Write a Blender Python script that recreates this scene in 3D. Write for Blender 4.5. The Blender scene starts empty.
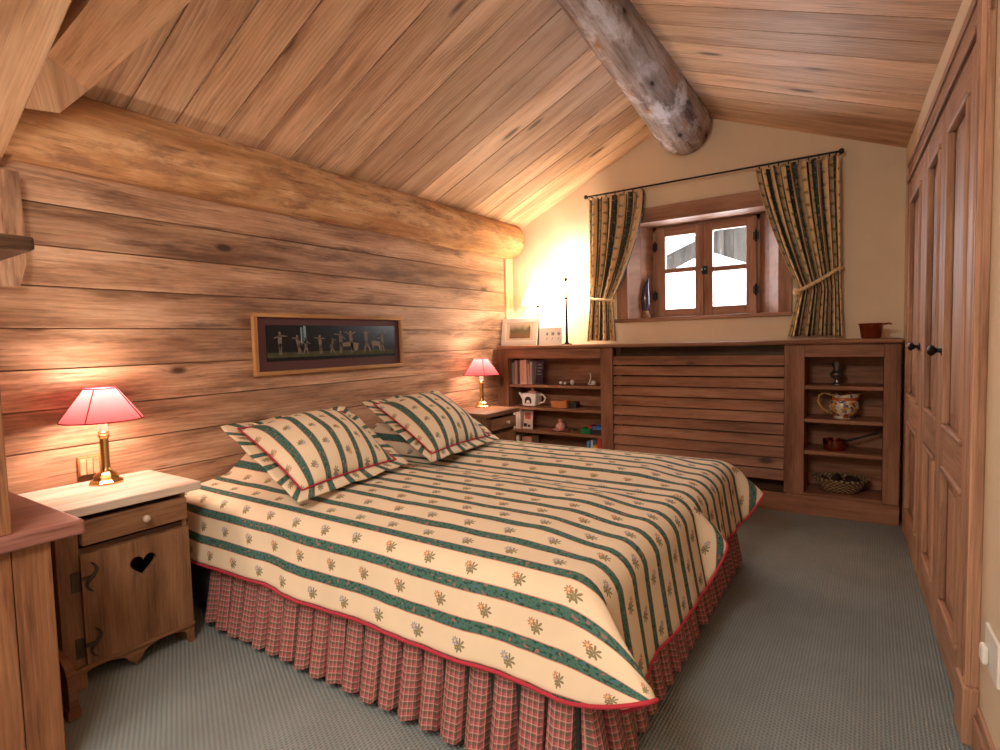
import bpy, bmesh, math, random
from mathutils import Vector, Matrix, noise
from mathutils.geometry import tessellate_polygon
random.seed(7)
PI = math.pi
scene = bpy.context.scene
COL = scene.collection
sin, cos = math.sin, math.cos

def lerp(a, b, t): return a + (b - a) * t
def sstep(t):
    t = max(0.0, min(1.0, t)); return t * t * (3 - 2 * t)

# ------------------------------------------------------------------ nodes
class G:
    def __init__(s, name):
        s.mat = bpy.data.materials.new(name); s.mat.use_nodes = True
        s.t = s.mat.node_tree; s.t.nodes.clear()
        s.out = s.t.nodes.new('ShaderNodeOutputMaterial')
    def n(s, typ, **kw):
        nd = s.t.nodes.new(typ)
        for k, v in kw.items(): setattr(nd, k, v)
        return nd
    def set(s, sock, v):
        if isinstance(v, bpy.types.NodeSocket): s.t.links.new(v, sock)
        elif isinstance(v, (tuple, list)) and len(v) == 3 and sock.type == 'RGBA': sock.default_value = (*v, 1)
        else: sock.default_value = v
    def m(s, op, a, b=None, c=None):
        nd = s.n('ShaderNodeMath', operation=op)
        for i, v in enumerate((a, b, c)):
            if v is not None: s.set(nd.inputs[i], v)
        return nd.outputs[0]
    def add(s, a, b): return s.m('ADD', a, b)
    def sub(s, a, b): return s.m('SUBTRACT', a, b)
    def mul(s, a, b): return s.m('MULTIPLY', a, b)
    def lt(s, a, b): return s.m('LESS_THAN', a, b)
    def xyz(s, x, y, z=0.0):
        nd = s.n('ShaderNodeCombineXYZ')
        for i, v in enumerate((x, y, z)): s.set(nd.inputs[i], v)
        return nd.outputs[0]
    def sep(s, v):
        nd = s.n('ShaderNodeSeparateXYZ'); s.set(nd.inputs[0], v); return nd.outputs
    def uv(s, name='UVMap'):
        nd = s.n('ShaderNodeUVMap'); nd.uv_map = name
        return s.sep(nd.outputs[0])
    def noise(s, vec, scale=1.0, detail=3.0, rough=0.55, dist=0.0):
        nd = s.n('ShaderNodeTexNoise'); s.set(nd.inputs['Vector'], vec)
        nd.inputs['Scale'].default_value = scale; nd.inputs['Detail'].default_value = detail
        nd.inputs['Roughness'].default_value = rough; nd.inputs['Distortion'].default_value = dist
        return nd.outputs[0]
    def vor(s, vec, scale=1.0, rnd=1.0):
        nd = s.n('ShaderNodeTexVoronoi'); s.set(nd.inputs['Vector'], vec)
        nd.inputs['Scale'].default_value = scale; nd.inputs['Randomness'].default_value = rnd
        return nd.outputs['Distance'], nd.outputs['Color']
    def map(s, v, a, b, c=0.0, d=1.0):
        nd = s.n('ShaderNodeMapRange'); nd.clamp = True
        s.set(nd.inputs[0], v)
        for i, q in enumerate((a, b, c, d)): nd.inputs[i + 1].default_value = q
        return nd.outputs[0]
    def mix(s, f, a, b, mode='MIX'):
        nd = s.n('ShaderNodeMix'); nd.data_type = 'RGBA'; nd.blend_type = mode
        s.set(nd.inputs[0], f); s.set(nd.inputs[6], a); s.set(nd.inputs[7], b)
        return nd.outputs[2]
    def ramp(s, f, stops):
        nd = s.n('ShaderNodeValToRGB'); cr = nd.color_ramp
        while len(cr.elements) < len(stops): cr.elements.new(0.5)
        for e, (p, c) in zip(cr.elements, stops): e.position = p; e.color = (*c, 1)
        s.set(nd.inputs[0], f); return nd.outputs[0]
    def bump(s, h, strength=0.3, dist=0.01):
        nd = s.n('ShaderNodeBump'); s.set(nd.inputs['Height'], h)
        nd.inputs['Strength'].default_value = strength; nd.inputs['Distance'].default_value = dist
        return nd.outputs[0]
    def bsdf(s, col, rough=0.6, metal=0.0, normal=None, spec=0.3, **kw):
        nd = s.n('ShaderNodeBsdfPrincipled')
        s.set(nd.inputs['Base Color'], col); s.set(nd.inputs['Roughness'], rough)
        nd.inputs['Metallic'].default_value = metal
        nd.inputs['Specular IOR Level'].default_value = spec
        for k, v in kw.items(): s.set(nd.inputs[k], v)
        if normal is not None: s.set(nd.inputs['Normal'], normal)
        s.t.links.new(nd.outputs[0], s.out.inputs[0]); return nd

def wood(name, dark, mid, light, knots=0.5, tone=0.25, patch=None, patch_scale=(0.5, 3.0), patch_th=(0.5, 0.65), ring=0.35, rough=0.55, bump=0.25, patch2=None, kscale=(2.2, 5.0), spec=0.2, freq=75.0, streak=0.55):
    g = G(name)
    u, v, _ = g.uv(); r, r2, _ = g.uv('rnd')
    low = g.noise(g.xyz(g.mul(u, 0.9), g.mul(v, 3.0)), 1.0, 2)
    kd, kc = g.vor(g.xyz(g.mul(u, kscale[0]), g.mul(v, kscale[1])), 1.0, 0.9)
    kr = g.sep(kc)[0]; on = g.lt(kr, knots)
    swirl = g.mul(g.m('POWER', 2.718, g.mul(kd, -7.0)), on)
    wob = g.noise(g.xyz(g.mul(u, 5.0), g.mul(v, 12.0)), 1.0, 2)
    ph = g.add(g.add(g.mul(v, freq), g.mul(low, 7.0)), g.add(g.mul(swirl, 3.0), g.mul(wob, 0.5)))
    fr = g.m('FRACT', ph)
    msk = g.map(g.noise(g.xyz(g.mul(u, 1.7), g.mul(v, 9.0), 4.0), 1.0, 3), 0.35, 0.65, 0.15, 1.0)
    line = g.mul(g.mul(g.map(fr, 0.15, 0.85), g.map(fr, 1.0, 0.85)), msk)
    fine = g.noise(g.xyz(g.mul(u, 4.0), g.mul(v, 190.0)), 1.0, 2)
    blot = g.noise(g.xyz(g.mul(u, 1.2), g.mul(v, 9.0), g.mul(r, 9.0)), 1.0, 6, 0.66)
    col = g.ramp(g.map(blot, 0.34, 0.66), [(0.0, dark), (0.45, mid), (1.0, light)])
    if patch:
        p = g.noise(g.xyz(g.mul(u, patch_scale[0]), g.mul(v, patch_scale[1]), 3.3), 1.0, 5, 0.68)
        col = g.mix(g.map(p, patch_th[0], patch_th[1]), col, patch)
    if patch2:
        p = g.noise(g.xyz(g.mul(u, patch_scale[0] * 2.3), g.mul(v, patch_scale[1] * 2.0), 8.1), 1.0, 6, 0.7)
        col = g.mix(g.map(p, 0.50, 0.62), col, patch2)
    t = g.add(1.0 - tone * 0.5, g.mul(r2, tone))
    t = g.mul(t, g.sub(1.0 + ring * 0.3, g.mul(line, ring)))
    t = g.mul(t, g.add(0.70, g.mul(fine, 0.60)))
    col = g.mix(1.0, col, g.xyz(t, t, t), 'MULTIPLY')
    st = g.noise(g.xyz(g.mul(u, 3.5), g.mul(v, 45.0), 5.0), 1.0, 3, 0.6)
    col = g.mix(g.map(st, 0.60, 0.72, 0.0, streak), col, tuple(c * 0.55 for c in dark))
    if knots > 0:
        kcol = tuple(c * 0.30 for c in dark)
        col = g.mix(g.mul(g.map(kd, 0.05, 0.36, 0.55, 0.0), on), col, dark)
        col = g.mix(g.mul(g.map(kd, 0.08, 0.15, 0.92, 0.0), on), col, kcol)
    h = g.sub(g.mul(fine, 0.5), g.mul(line, 0.4))
    g.bsdf(col, rough, normal=g.bump(h, bump, 0.004), spec=spec)
    return g.mat

def plain(name, col, rough=0.5, metal=0.0, var=0.0, scale=20.0, spec=0.3, bump=0.0, **kw):
    g = G(name)
    tc = g.n('ShaderNodeTexCoord').outputs['Object']
    nz = g.noise(tc, scale, 4)
    c = col
    if var: c = g.mix(g.map(nz, 0.3, 0.7), tuple(x * (1 - var) for x in col), tuple(min(1, x * (1 + var)) for x in col))
    g.bsdf(c, rough, metal, normal=g.bump(nz, bump, 0.004) if bump else None, spec=spec, **kw)
    return g.mat

def stripes(name, P=0.108, off=0.10, cream=(0.76, 0.62, 0.44), green=(0.065, 0.15, 0.12), FP=0.165, bumpy=0.15, gw=0.145, rough=0.85, fs=0.9):
    g = G(name)
    u, v, _ = g.uv()
    q = g.add(g.m('DIVIDE', g.sub(v, off), P), 0.5)
    fr = g.m('FRACT', q); row = g.m('FLOOR', q)
    d = g.m('ABSOLUTE', g.sub(fr, 0.5))
    is_g = g.lt(d, gw); is_r = g.mul(g.lt(d, gw + 0.022), g.m('GREATER_THAN', d, gw))
    weave = g.noise(g.xyz(g.mul(u, 900.0), g.mul(v, 900.0)), 1.0, 1)
    soft = g.noise(g.xyz(g.mul(u, 6.0), g.mul(v, 6.0)), 1.0, 3)
    cr = g.mix(g.map(soft, 0.3, 0.7), tuple(c * 0.93 for c in cream), cream)
    # green band motif
    gn = g.noise(g.xyz(g.mul(u, 80.0), g.mul(v, 110.0), row), 1.0, 1)
    gc = g.mix(g.map(gn, 0.52, 0.62), green, tuple(c * 0.45 for c in green))
    gn2 = g.noise(g.xyz(g.mul(u, 60.0), g.mul(v, 80.0), 7.7), 1.0, 0)
    gc = g.mix(g.map(gn2, 0.70, 0.74), gc, (0.28, 0.14, 0.12))
    gc = g.mix(g.map(gn2, 0.28, 0.24), gc, (0.07, 0.14, 0.24))
    col = g.mix(is_g, cr, gc)
    col = g.mix(g.mul(is_r, 0.75), col, (0.50, 0.10, 0.08))
    # flower sprigs, centred in the cream bands
    q2 = g.m('DIVIDE', g.sub(v, off), P); f2 = g.m('FRACT', q2); row2 = g.m('FLOOR', q2)
    b = g.mul(g.sub(f2, 0.5), P)
    uu = g.add(g.m('DIVIDE', u, FP), g.mul(g.m('MODULO', g.add(row2, 100.0), 2.0), 0.45))
    cell = g.m('FLOOR', uu); a = g.mul(g.sub(g.m('FRACT', uu), 0.5), FP)
    def blob(ax, by, rad, k, lo, ph=0.0):
        x = g.sub(a, ax * fs); y = g.sub(b, by * fs)
        rr = g.m('SQRT', g.add(g.mul(x, x), g.mul(y, y)))
        an = g.m('ARCTAN2', y, x)
        pet = g.add(lo, g.mul(g.m('ABSOLUTE', g.m('COSINE', g.add(g.mul(an, k), ph))), 1 - lo))
        return g.lt(rr, g.mul(pet, rad * fs)), rr
    leaf, _ = blob(0.011, -0.004, 0.022, 3.5, 0.05, 0.5)
    leaf2, _ = blob(0.004, -0.016, 0.012, 2.0, 0.15)
    bloom, br = blob(-0.009, 0.006, 0.0145, 4.0, 0.35)
    wn = g.n('ShaderNodeTexWhiteNoise'); g.set(wn.inputs['Vector'], g.xyz(row2, g.m('FLOOR', g.mul(cell, 0.25))))
    fc = g.mix(g.m('GREATER_THAN', wn.outputs['Value'], 0.5), (0.42, 0.15, 0.09), (0.22, 0.23, 0.36))
    col = g.mix(g.mul(g.m('MAXIMUM', leaf, leaf2), 0.85), col, (0.15, 0.13, 0.05))
    col = g.mix(g.mul(bloom, 0.85), col, fc)
    col = g.mix(g.mul(bloom, g.lt(br, 0.004)), col, (0.7, 0.5, 0.2))
    h = g.add(weave, g.mul(soft, 2.0))
    g.bsdf(col, rough, normal=g.bump(h, bumpy, 0.004), spec=0.1)
    return g.mat

def plaid(name):
    g = G(name); u, v, _ = g.uv()
    def band(x, p, o, w): return g.lt(g.m('ABSOLUTE', g.sub(g.m('FRACT', g.add(g.m('DIVIDE', x, p), o)), 0.5)), w)
    P = 0.0205
    col = (0.46, 0.10, 0.115)
    gu = band(u, P, 0.0, 0.20); gv = band(v, P, 0.0, 0.20)
    col = g.mix(g.mul(gu, 0.6), col, (0.05, 0.10, 0.065))
    col = g.mix(g.mul(gv, 0.6), col, (0.05, 0.10, 0.065))
    lu = band(u, P, 0.32, 0.055); lv = band(v, P, 0.32, 0.055)
    col = g.mix(g.mul(g.m('MAXIMUM', lu, lv), 0.55), col, (0.56, 0.42, 0.35))
    g.bsdf(col, 0.9, spec=0.1); return g.mat

def carpet():
    g = G('carpet')
    p = g.sep(g.n('ShaderNodeTexCoord').outputs['Object'])
    rib = g.m('SINE', g.mul(g.add(p[0], g.mul(g.noise(g.xyz(p[0], p[1]), 30.0, 1), 0.004)), 2 * PI / 0.011))
    dash = g.m('SINE', g.add(g.mul(p[1], 2 * PI / 0.016), g.mul(g.m('FLOOR', g.m('DIVIDE', p[0], 0.011)), 2.1)))
    k = g.add(g.mul(rib, 0.6), g.mul(dash, 0.4))
    big = g.noise(g.xyz(p[0], p[1]), 5.0, 4)
    col = g.mix(g.map(k, -0.8, 0.9), (0.195, 0.218, 0.214), (0.30, 0.333, 0.325))
    col = g.mix(g.map(big, 0.3, 0.7, 0.0, 0.25), col, (0.12, 0.125, 0.12))
    g.bsdf(col, 0.95, normal=g.bump(k, 0.5, 0.004), spec=0.05); return g.mat

def glow(name, col, strength):
    g = G(name); e = g.n('ShaderNodeEmission'); g.set(e.inputs[0], col); e.inputs[1].default_value = strength
    g.t.links.new(e.outputs[0], g.out.inputs[0]); return g.mat

def shade_mat(name, col, tr=0.5):
    g = G(name)
    d = g.n('ShaderNodeBsdfDiffuse'); t = g.n('ShaderNodeBsdfTranslucent'); mx = g.n('ShaderNodeMixShader')
    g.set(d.inputs[0], col); g.set(t.inputs[0], col); mx.inputs[0].default_value = tr
    g.t.links.new(d.outputs[0], mx.inputs[1]); g.t.links.new(t.outputs[0], mx.inputs[2]); g.t.links.new(mx.outputs[0], g.out.inputs[0])
    return g.mat

def glass_mat():
    g = G('window_glass')
    t = g.n('ShaderNodeBsdfTransparent'); gl = g.n('ShaderNodeBsdfGlossy'); mx = g.n('ShaderNodeMixShader')
    gl.inputs['Roughness'].default_value = 0.02; mx.inputs[0].default_value = 0.04
    g.t.links.new(t.outputs[0], mx.inputs[1]); g.t.links.new(gl.outputs[0], mx.inputs[2]); g.t.links.new(mx.outputs[0], g.out.inputs[0])
    return g.mat

M = dict(
    wall=wood('old_pine_wall', (0.19, 0.095, 0.055), (0.42, 0.235, 0.14), (0.60, 0.38, 0.25), knots=0.6, tone=0.50, ring=0.32, patch=(0.14, 0.072, 0.048), patch_scale=(1.3, 6.0), patch_th=(0.52, 0.68), kscale=(2.6, 6.0), freq=50.0, streak=0.8),
    ceil=wood('larch_ceiling', (0.37, 0.21, 0.12), (0.56, 0.35, 0.215), (0.68, 0.465, 0.31), knots=0.6, tone=0.45, ring=0.34, freq=50.0, patch=(0.33, 0.19, 0.12), patch_scale=(0.8, 6.0), patch_th=(0.55, 0.72), kscale=(1.8, 6.0)),
    wlog=wood('honey_log', (0.33, 0.155, 0.065), (0.55, 0.30, 0.145), (0.70, 0.45, 0.25), knots=0.45, tone=0.0, ring=0.06, patch=(0.40, 0.19, 0.08), patch_scale=(1.6, 5.0), patch_th=(0.5, 0.66), patch2=(0.33, 0.17, 0.09), kscale=(5.0, 10.0), streak=0.9, rough=0.7, spec=0.12),
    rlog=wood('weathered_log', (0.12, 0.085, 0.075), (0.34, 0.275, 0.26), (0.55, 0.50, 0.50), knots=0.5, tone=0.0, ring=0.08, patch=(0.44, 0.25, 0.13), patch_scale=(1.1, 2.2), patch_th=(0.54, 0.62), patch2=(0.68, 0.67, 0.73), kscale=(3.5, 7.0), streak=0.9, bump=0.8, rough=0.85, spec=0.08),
    beam=wood('hewn_beam', (0.44, 0.25, 0.13), (0.62, 0.38, 0.22), (0.72, 0.49, 0.31), knots=0.3, tone=0.1, ring=0.10, kscale=(2.0, 4.0)),
    unit=wood('shelf_pine', (0.15, 0.06, 0.032), (0.27, 0.12, 0.066), (0.37, 0.185, 0.108), knots=0.45, tone=0.25, ring=0.20),
    ward=wood('wardrobe_pine', (0.22, 0.11, 0.065), (0.38, 0.205, 0.125), (0.49, 0.29, 0.185), knots=0.3, tone=0.2, ring=0.28, kscale=(0.9, 5.0), freq=60),
    night=wood('nightstand_pine', (0.11, 0.05, 0.025), (0.22, 0.11, 0.055), (0.33, 0.18, 0.095), knots=0.45, tone=0.2, ring=0.2),
    nighttop=wood('scrubbed_top', (0.40, 0.30, 0.23), (0.57, 0.46, 0.38), (0.68, 0.57, 0.49), knots=0.2, tone=0.1, ring=0.12),
    dres=wood('dresser_pine', (0.11, 0.042, 0.02), (0.20, 0.085, 0.04), (0.29, 0.135, 0.065), knots=0.45, tone=0.25, ring=0.2),
    drestop=wood('dresser_top_wood', (0.16, 0.06, 0.045), (0.235, 0.098, 0.075), (0.31, 0.145, 0.11), knots=0.1, tone=0.05, ring=0.08, rough=0.4),
    win=wood('window_larch', (0.19, 0.085, 0.05), (0.31, 0.155, 0.095), (0.42, 0.24, 0.16), knots=0.2, tone=0.15, ring=0.2),
    frame=wood('picture_frame_wood', (0.26, 0.12, 0.04), (0.42, 0.21, 0.075), (0.55, 0.30, 0.12), knots=0.0, tone=0.1),
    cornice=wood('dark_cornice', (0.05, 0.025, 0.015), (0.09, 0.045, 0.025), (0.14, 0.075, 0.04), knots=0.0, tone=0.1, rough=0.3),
    spread=stripes('striped_bedspread'),
    pillow=stripes('striped_pillow', P=0.118, off=0.068),
    curtain=stripes('striped_curtain', P=0.064, off=0.05, cream=(0.66, 0.47, 0.26), green=(0.045, 0.065, 0.045), FP=0.085, gw=0.19, fs=0.6),
    plaid=plaid('plaid_skirt'), carpet=carpet(),
    plaster=plain('cream_plaster', (0.70, 0.565, 0.41), 0.9, var=0.05, scale=3.0, spec=0.1, bump=0.12),
    piping=plain('red_piping', (0.42, 0.03, 0.05), 0.8),
    iron=plain('black_iron', (0.015, 0.014, 0.013), 0.4, 0.6, spec=0.5),
    dkiron=plain('rusty_iron', (0.07, 0.045, 0.03), 0.6, 0.3, var=0.3),
    brass=plain('aged_brass', (0.72, 0.50, 0.20), 0.22, 1.0, var=0.12),
    pewter=plain('pewter', (0.34, 0.33, 0.31), 0.35, 1.0, var=0.1),
    copper=plain('copper', (0.50, 0.17, 0.09), 0.16, 1.0, var=0.15),
    shade_red=shade_mat('red_lampshade', (0.52, 0.12, 0.14), 0.25),
    shade_seam=shade_mat('red_lampshade_trim', (0.40, 0.02, 0.04), 0.2),
    shade_white=shade_mat('white_lampshade', (0.90, 0.82, 0.68), 0.5),
    candle=plain('candle_tube', (0.85, 0.75, 0.6), 0.5),
    bulb=glow('lit_bulb', (1.0, 0.84, 0.62), 10.0),
    white=plain('white_paint', (0.80, 0.77, 0.70), 0.5),
    porcelain=plain('white_porcelain', (0.80, 0.76, 0.70), 0.15, spec=0.5),
    pink=plain('pink_porcelain', (0.62, 0.33, 0.27), 0.3, spec=0.4),
    dark=plain('dark_grey', (0.03, 0.028, 0.028), 0.5),
    black=plain('picture_black', (0.010, 0.010, 0.010), 0.25, spec=0.4),
    mount=plain('maroon_mount', (0.075, 0.025, 0.025), 0.7),
    figure=plain('pale_figures', (0.17, 0.13, 0.10), 0.8, var=0.25, scale=60),
    moss=plain('picture_ground', (0.05, 0.05, 0.018), 0.8, var=0.3),
    page=plain('pages', (0.75, 0.66, 0.52), 0.8),
    green=plain('green_card', (0.01, 0.17, 0.05), 0.4), blue=plain('blue_card', (0.05, 0.16, 0.45), 0.4),
    red=plain('red_card', (0.50, 0.04, 0.03), 0.4), yellow=plain('yellow_card', (0.70, 0.42, 0.04), 0.4),
    orange=plain('orange_wood', (0.50, 0.19, 0.06), 0.4, var=0.1),
    mark=plain('blue_grey_mark', (0.20, 0.27, 0.31), 0.7),
    majolica=None, wicker=None,
    glassm=glass_mat(),
    darkglass=plain('dark_purple_glass', (0.05, 0.03, 0.05), 0.12, spec=0.6),
    snow=plain('snow', (0.86, 0.88, 0.92), 0.9, var=0.03, scale=1.0),
    outwood=wood('grey_chalet_wood', (0.05, 0.038, 0.028), (0.085, 0.065, 0.05), (0.12, 0.095, 0.075), knots=0, tone=0.2),
    rope=plain('tieback_cord', (0.62, 0.45, 0.26), 0.9, var=0.25, scale=60),
)
def majolica():
    g = G('painted_majolica')
    tc = g.n('ShaderNodeTexCoord').outputs['Object']
    z = g.sep(tc)[2]
    n1 = g.noise(tc, 26.0, 2); n2 = g.noise(tc, 34.0, 1, dist=1.0); d, c = g.vor(tc, 17.0)
    col = g.mix(g.map(n1, 0.5, 0.55), (0.66, 0.56, 0.44), (0.55, 0.27, 0.06))
    col = g.mix(g.map(n2, 0.56, 0.60), col, (0.08, 0.09, 0.14))
    col = g.mix(g.map(d, 0.30, 0.24), col, (0.30, 0.06, 0.03))
    ring = g.lt(g.m('ABSOLUTE', g.sub(z, 0.13)), 0.010)
    col = g.mix(ring, col, (0.45, 0.12, 0.03))
    g.bsdf(col, 0.2, spec=0.5); return g.mat
def wicker():
    g = G('wicker'); u, v, _ = g.uv()
    k = g.mul(g.m('SINE', g.mul(u, 2 * PI / 0.03)), g.m('SINE', g.mul(v, 2 * PI / 0.024)))
    col = g.mix(g.map(k, -0.6, 0.6), (0.06, 0.035, 0.02), (0.42, 0.27, 0.13))
    g.bsdf(col, 0.7, normal=g.bump(k, 0.8, 0.006)); return g.mat
M['majolica'] = majolica(); M['wicker'] = wicker()

# ------------------------------------------------------------------ mesh builder
ORI = {}
class MB:
    def __init__(s): s.v = []; s.f = []; s.uv = []; s.rn = []
    def face(s, pts, uvs, rn=(0.5, 0.5), idx=None):
        if idx is None:
            b = len(s.v); s.v += [tuple(p) for p in pts]; idx = list(range(b, b + len(pts)))
        s.f.append(idx); s.uv.append(uvs); s.rn.append(rn)
    def box(s, x0, x1, y0, y1, z0, z1, ax='x', fn=None, rn=None, taper=None):
        r = rn if rn is not None else (random.random(), random.random()); o = (r[0] * 37.0, r[1] * 23.0)
        c = [(x, y, z) for z in (z0, z1) for y in (y0, y1) for x in (x0, x1)]
        if taper: c = [taper(*p) for p in c]
        P = [fn(*p) for p in c] if fn else c
        b = len(s.v); s.v += [tuple(p) for p in P]
        gi = 'xyz'.index(ax)
        for q, na in (((0, 2, 3, 1), 2), ((4, 5, 7, 6), 2), ((0, 1, 5, 4), 1), ((2, 6, 7, 3), 1), ((0, 4, 6, 2), 0), ((1, 3, 7, 5), 0)):
            rest = [k for k in range(3) if k != na]
            if gi in rest: ui = gi; vi = [k for k in rest if k != gi][0]
            else: ui, vi = rest
            uv = [(c[k][ui] + o[0], c[k][vi] + o[1] + 0.37 * na) for k in q]
            s.face(None, uv, r, [b + k for k in q])
    def prism(s, loops, c0, c1, fn, ax=0, rn=None):
        """extrude a 2-D outline with holes; fn(a,b,c) -> xyz"""
        r = rn if rn is not None else (random.random(), random.random()); o = (r[0] * 37, r[1] * 23)
        flat = [p for l in loops for p in l]
        tris = tessellate_polygon([[Vector((p[0], p[1], 0)) for p in l] for l in loops])
        b = len(s.v); n = len(flat)
        s.v += [tuple(fn(p[0], p[1], c0)) for p in flat] + [tuple(fn(p[0], p[1], c1)) for p in flat]
        uvp = [(p[ax] + o[0], p[1 - ax] + o[1]) for p in flat]
        for t in tris:
            t = list(t)
            s.face(None, [uvp[k] for k in t], r, [b + k for k in t])
            s.face(None, [uvp[k] for k in t[::-1]], r, [b + n + k for k in t[::-1]])
        st = 0
        for l in loops:
            m = len(l)
            for k in range(m):
                i, j = st + k, st + (k + 1) % m
                al = abs(uvp[i][0] - uvp[j][0]) > abs(uvp[i][1] - uvp[j][1])
                q4 = [(uvp[i][0], c0 + o[1]), (uvp[j][0], c0 + o[1]), (uvp[j][0], c1 + o[1]), (uvp[i][0], c1 + o[1])] if al else [(c0 * .1 + o[0], uvp[i][1]), (c0 * .1 + o[0], uvp[j][1]), (c1 * .1 + o[0], uvp[j][1]), (c1 * .1 + o[0], uvp[i][1])]
                s.face(None, q4, r, [b + i, b + j, b + n + j, b + n + i])
            st += m
    def grid(s, fn, nu, nv, uvf, rn=(0.5, 0.5), flip=False):
        b = len(s.v)
        for j in range(nv + 1):
            for i in range(nu + 1): s.v.append(tuple(fn(i / nu, j / nv)))
        for j in range(nv):
            for i in range(nu):
                q = [(i, j), (i + 1, j), (i + 1, j + 1), (i, j + 1)]
                if flip: q = q[::-1]
                s.face(None, [uvf(a / nu, c / nv) for a, c in q], rn, [b + c * (nu + 1) + a for a, c in q])
    def lathe(s, prof, cx, cy, n=24, z0=0.0, sx=1.0, sy=1.0, fn=None, cap=True):
        b = len(s.v)
        for r, z in prof:
            for k in range(n):
                a = 2 * PI * k / n
                p = (cx + r * cos(a) * sx, cy + r * sin(a) * sy, z0 + z)
                s.v.append(tuple(fn(*p)) if fn else p)
        L = 0
        for j in range(len(prof) - 1):
            L2 = L + math.hypot(prof[j + 1][0] - prof[j][0], prof[j + 1][1] - prof[j][1])
            for k in range(n):
                k2 = (k + 1) % n; w = 2 * PI * max(prof[j][0], 0.02)
                s.face(None, [(w * k / n, L), (w * (k + 1) / n, L), (w * (k + 1) / n, L2), (w * k / n, L2)], (0.5, 0.5), [b + j * n + k, b + j * n + k2, b + (j + 1) * n + k2, b + (j + 1) * n + k])
            L = L2
        if cap:
            for j, rev in ((0, True), (len(prof) - 1, False)):
                if prof[j][0] > 1e-5:
                    ids = [b + j * n + k for k in range(n)]
                    if rev: ids = ids[::-1]
                    s.face(None, [(0.01 * k, 0) for k in range(n)], (0.5, 0.5), ids)
    def tube(s, pts, r, n=8, closed=False, cap=True):
        pts = [Vector(p) for p in pts]; N = len(pts); b = len(s.v); L = 0
        rad = r if isinstance(r, (list, tuple)) else [r] * N
        up = None
        for i, p in enumerate(pts):
            if closed: t = pts[(i + 1) % N] - pts[i - 1]
            else: t = pts[min(i + 1, N - 1)] - pts[max(i - 1, 0)]
            t.normalize()
            if up is None: up = Vector((0, 0, 1)) if abs(t.z) < 0.9 else Vector((1, 0, 0))
            a = t.cross(up); a.normalize(); c = a.cross(t); up = c
            for k in range(n):
                q = p + (a * cos(2 * PI * k / n) + c * sin(2 * PI * k / n)) * rad[i]
                s.v.append(tuple(q))
        for i in range(N if closed else N - 1):
            i2 = (i + 1) % N; d = (pts[i2] - pts[i]).length
            for k in range(n):
                k2 = (k + 1) % n; w = 2 * PI * rad[i] / n
                s.face(None, [(L, w * k), (L, w * (k + 1)), (L + d, w * (k + 1)), (L + d, w * k)], (0.5, 0.5), [b + i * n + k, b + i * n + k2, b + i2 * n + k2, b + i2 * n + k])
            L += d
        if cap and not closed:
            s.face(None, [(0, 0)] * n, (0.5, 0.5), [b + k for k in range(n)][::-1])
            s.face(None, [(0, 0)] * n, (0.5, 0.5), [b + (N - 1) * n + k for k in range(n)])
    def build(s, name, mat, parent=None, bevel=0.0, smooth=False, merge=False, solid=0.0, sub=0, origin=None):
        if parent is not None: o = ORI[parent.name]
        elif origin is not None: o = Vector(origin)
        else:
            xs = [p[0] for p in s.v]; ys = [p[1] for p in s.v]; zs = [p[2] for p in s.v]
            o = Vector(((min(xs) + max(xs)) / 2, (min(ys) + max(ys)) / 2, min(zs)))
        me = bpy.data.meshes.new(name)
        me.from_pydata([tuple(Vector(p) - o) for p in s.v], [], s.f)
        u1 = me.uv_layers.new(name='UVMap'); u2 = me.uv_layers.new(name='rnd')
        flat = [c for f in s.uv for p in f for c in p]
        fl2 = [c for f, r in zip(s.uv, s.rn) for p in f for c in r]
        u1.data.foreach_set('uv', flat); u2.data.foreach_set('uv', fl2)
        bm = bmesh.new(); bm.from_mesh(me)
        if merge: bmesh.ops.remove_doubles(bm, verts=bm.verts, dist=1e-5)
        if merge or not solid: bmesh.ops.recalc_face_normals(bm, faces=bm.faces)
        for f in bm.faces: f.smooth = smooth
        bm.to_mesh(me); bm.free()
        me.materials.append(mat)
        ob = bpy.data.objects.new(name, me); COL.objects.link(ob)
        if parent is not None: ob.parent = parent
        else: ob.location = o
        ORI[ob.name] = o
        if bevel:
            m = ob.modifiers.new('bevel', 'BEVEL'); m.width = bevel; m.segments = 2; m.limit_method = 'ANGLE'; m.angle_limit = 0.7
        if solid:
            m = ob.modifiers.new('solid', 'SOLIDIFY'); m.thickness = solid; m.offset = -1
        if sub:
            m = ob.modifiers.new('sub', 'SUBSURF'); m.levels = sub; m.render_levels = sub
        if smooth and not merge and not sub:
            try: me.set_sharp_from_angle(angle=0.7)
            except Exception: pass
        return ob

def tag(o, label=None, cat=None, group=None, kind=None):
    if label: o['label'] = label
    if cat: o['category'] = cat
    if group: o['group'] = group
    if kind: o['kind'] = kind
    return o
def thing(name, loc, label, cat, group=None, kind=None):
    e = bpy.data.objects.new(name, None); e.empty_display_size = 0.1
    COL.objects.link(e); e.location = loc; ORI[e.name] = Vector(loc)
    return tag(e, label, cat, group, kind)
def one(mb, name, mat, label, cat, group=None, kind=None, **kw):
    return tag(mb.build(name, mat, **kw), label, cat, group, kind)
def copy_tree(o, loc=None, parent=None):
    c = o.copy(); COL.objects.link(c)
    if parent is not None: c.parent = parent
    if loc is not None: c.location = loc
    for ch in [x for x in COL.objects if x.parent == o]: copy_tree(ch, None, c)
    return c
def boxes(lst, ax='x', fn=None):
    m = MB()
    for b in lst: m.box(*b, ax=ax, fn=fn)
    return m

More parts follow.
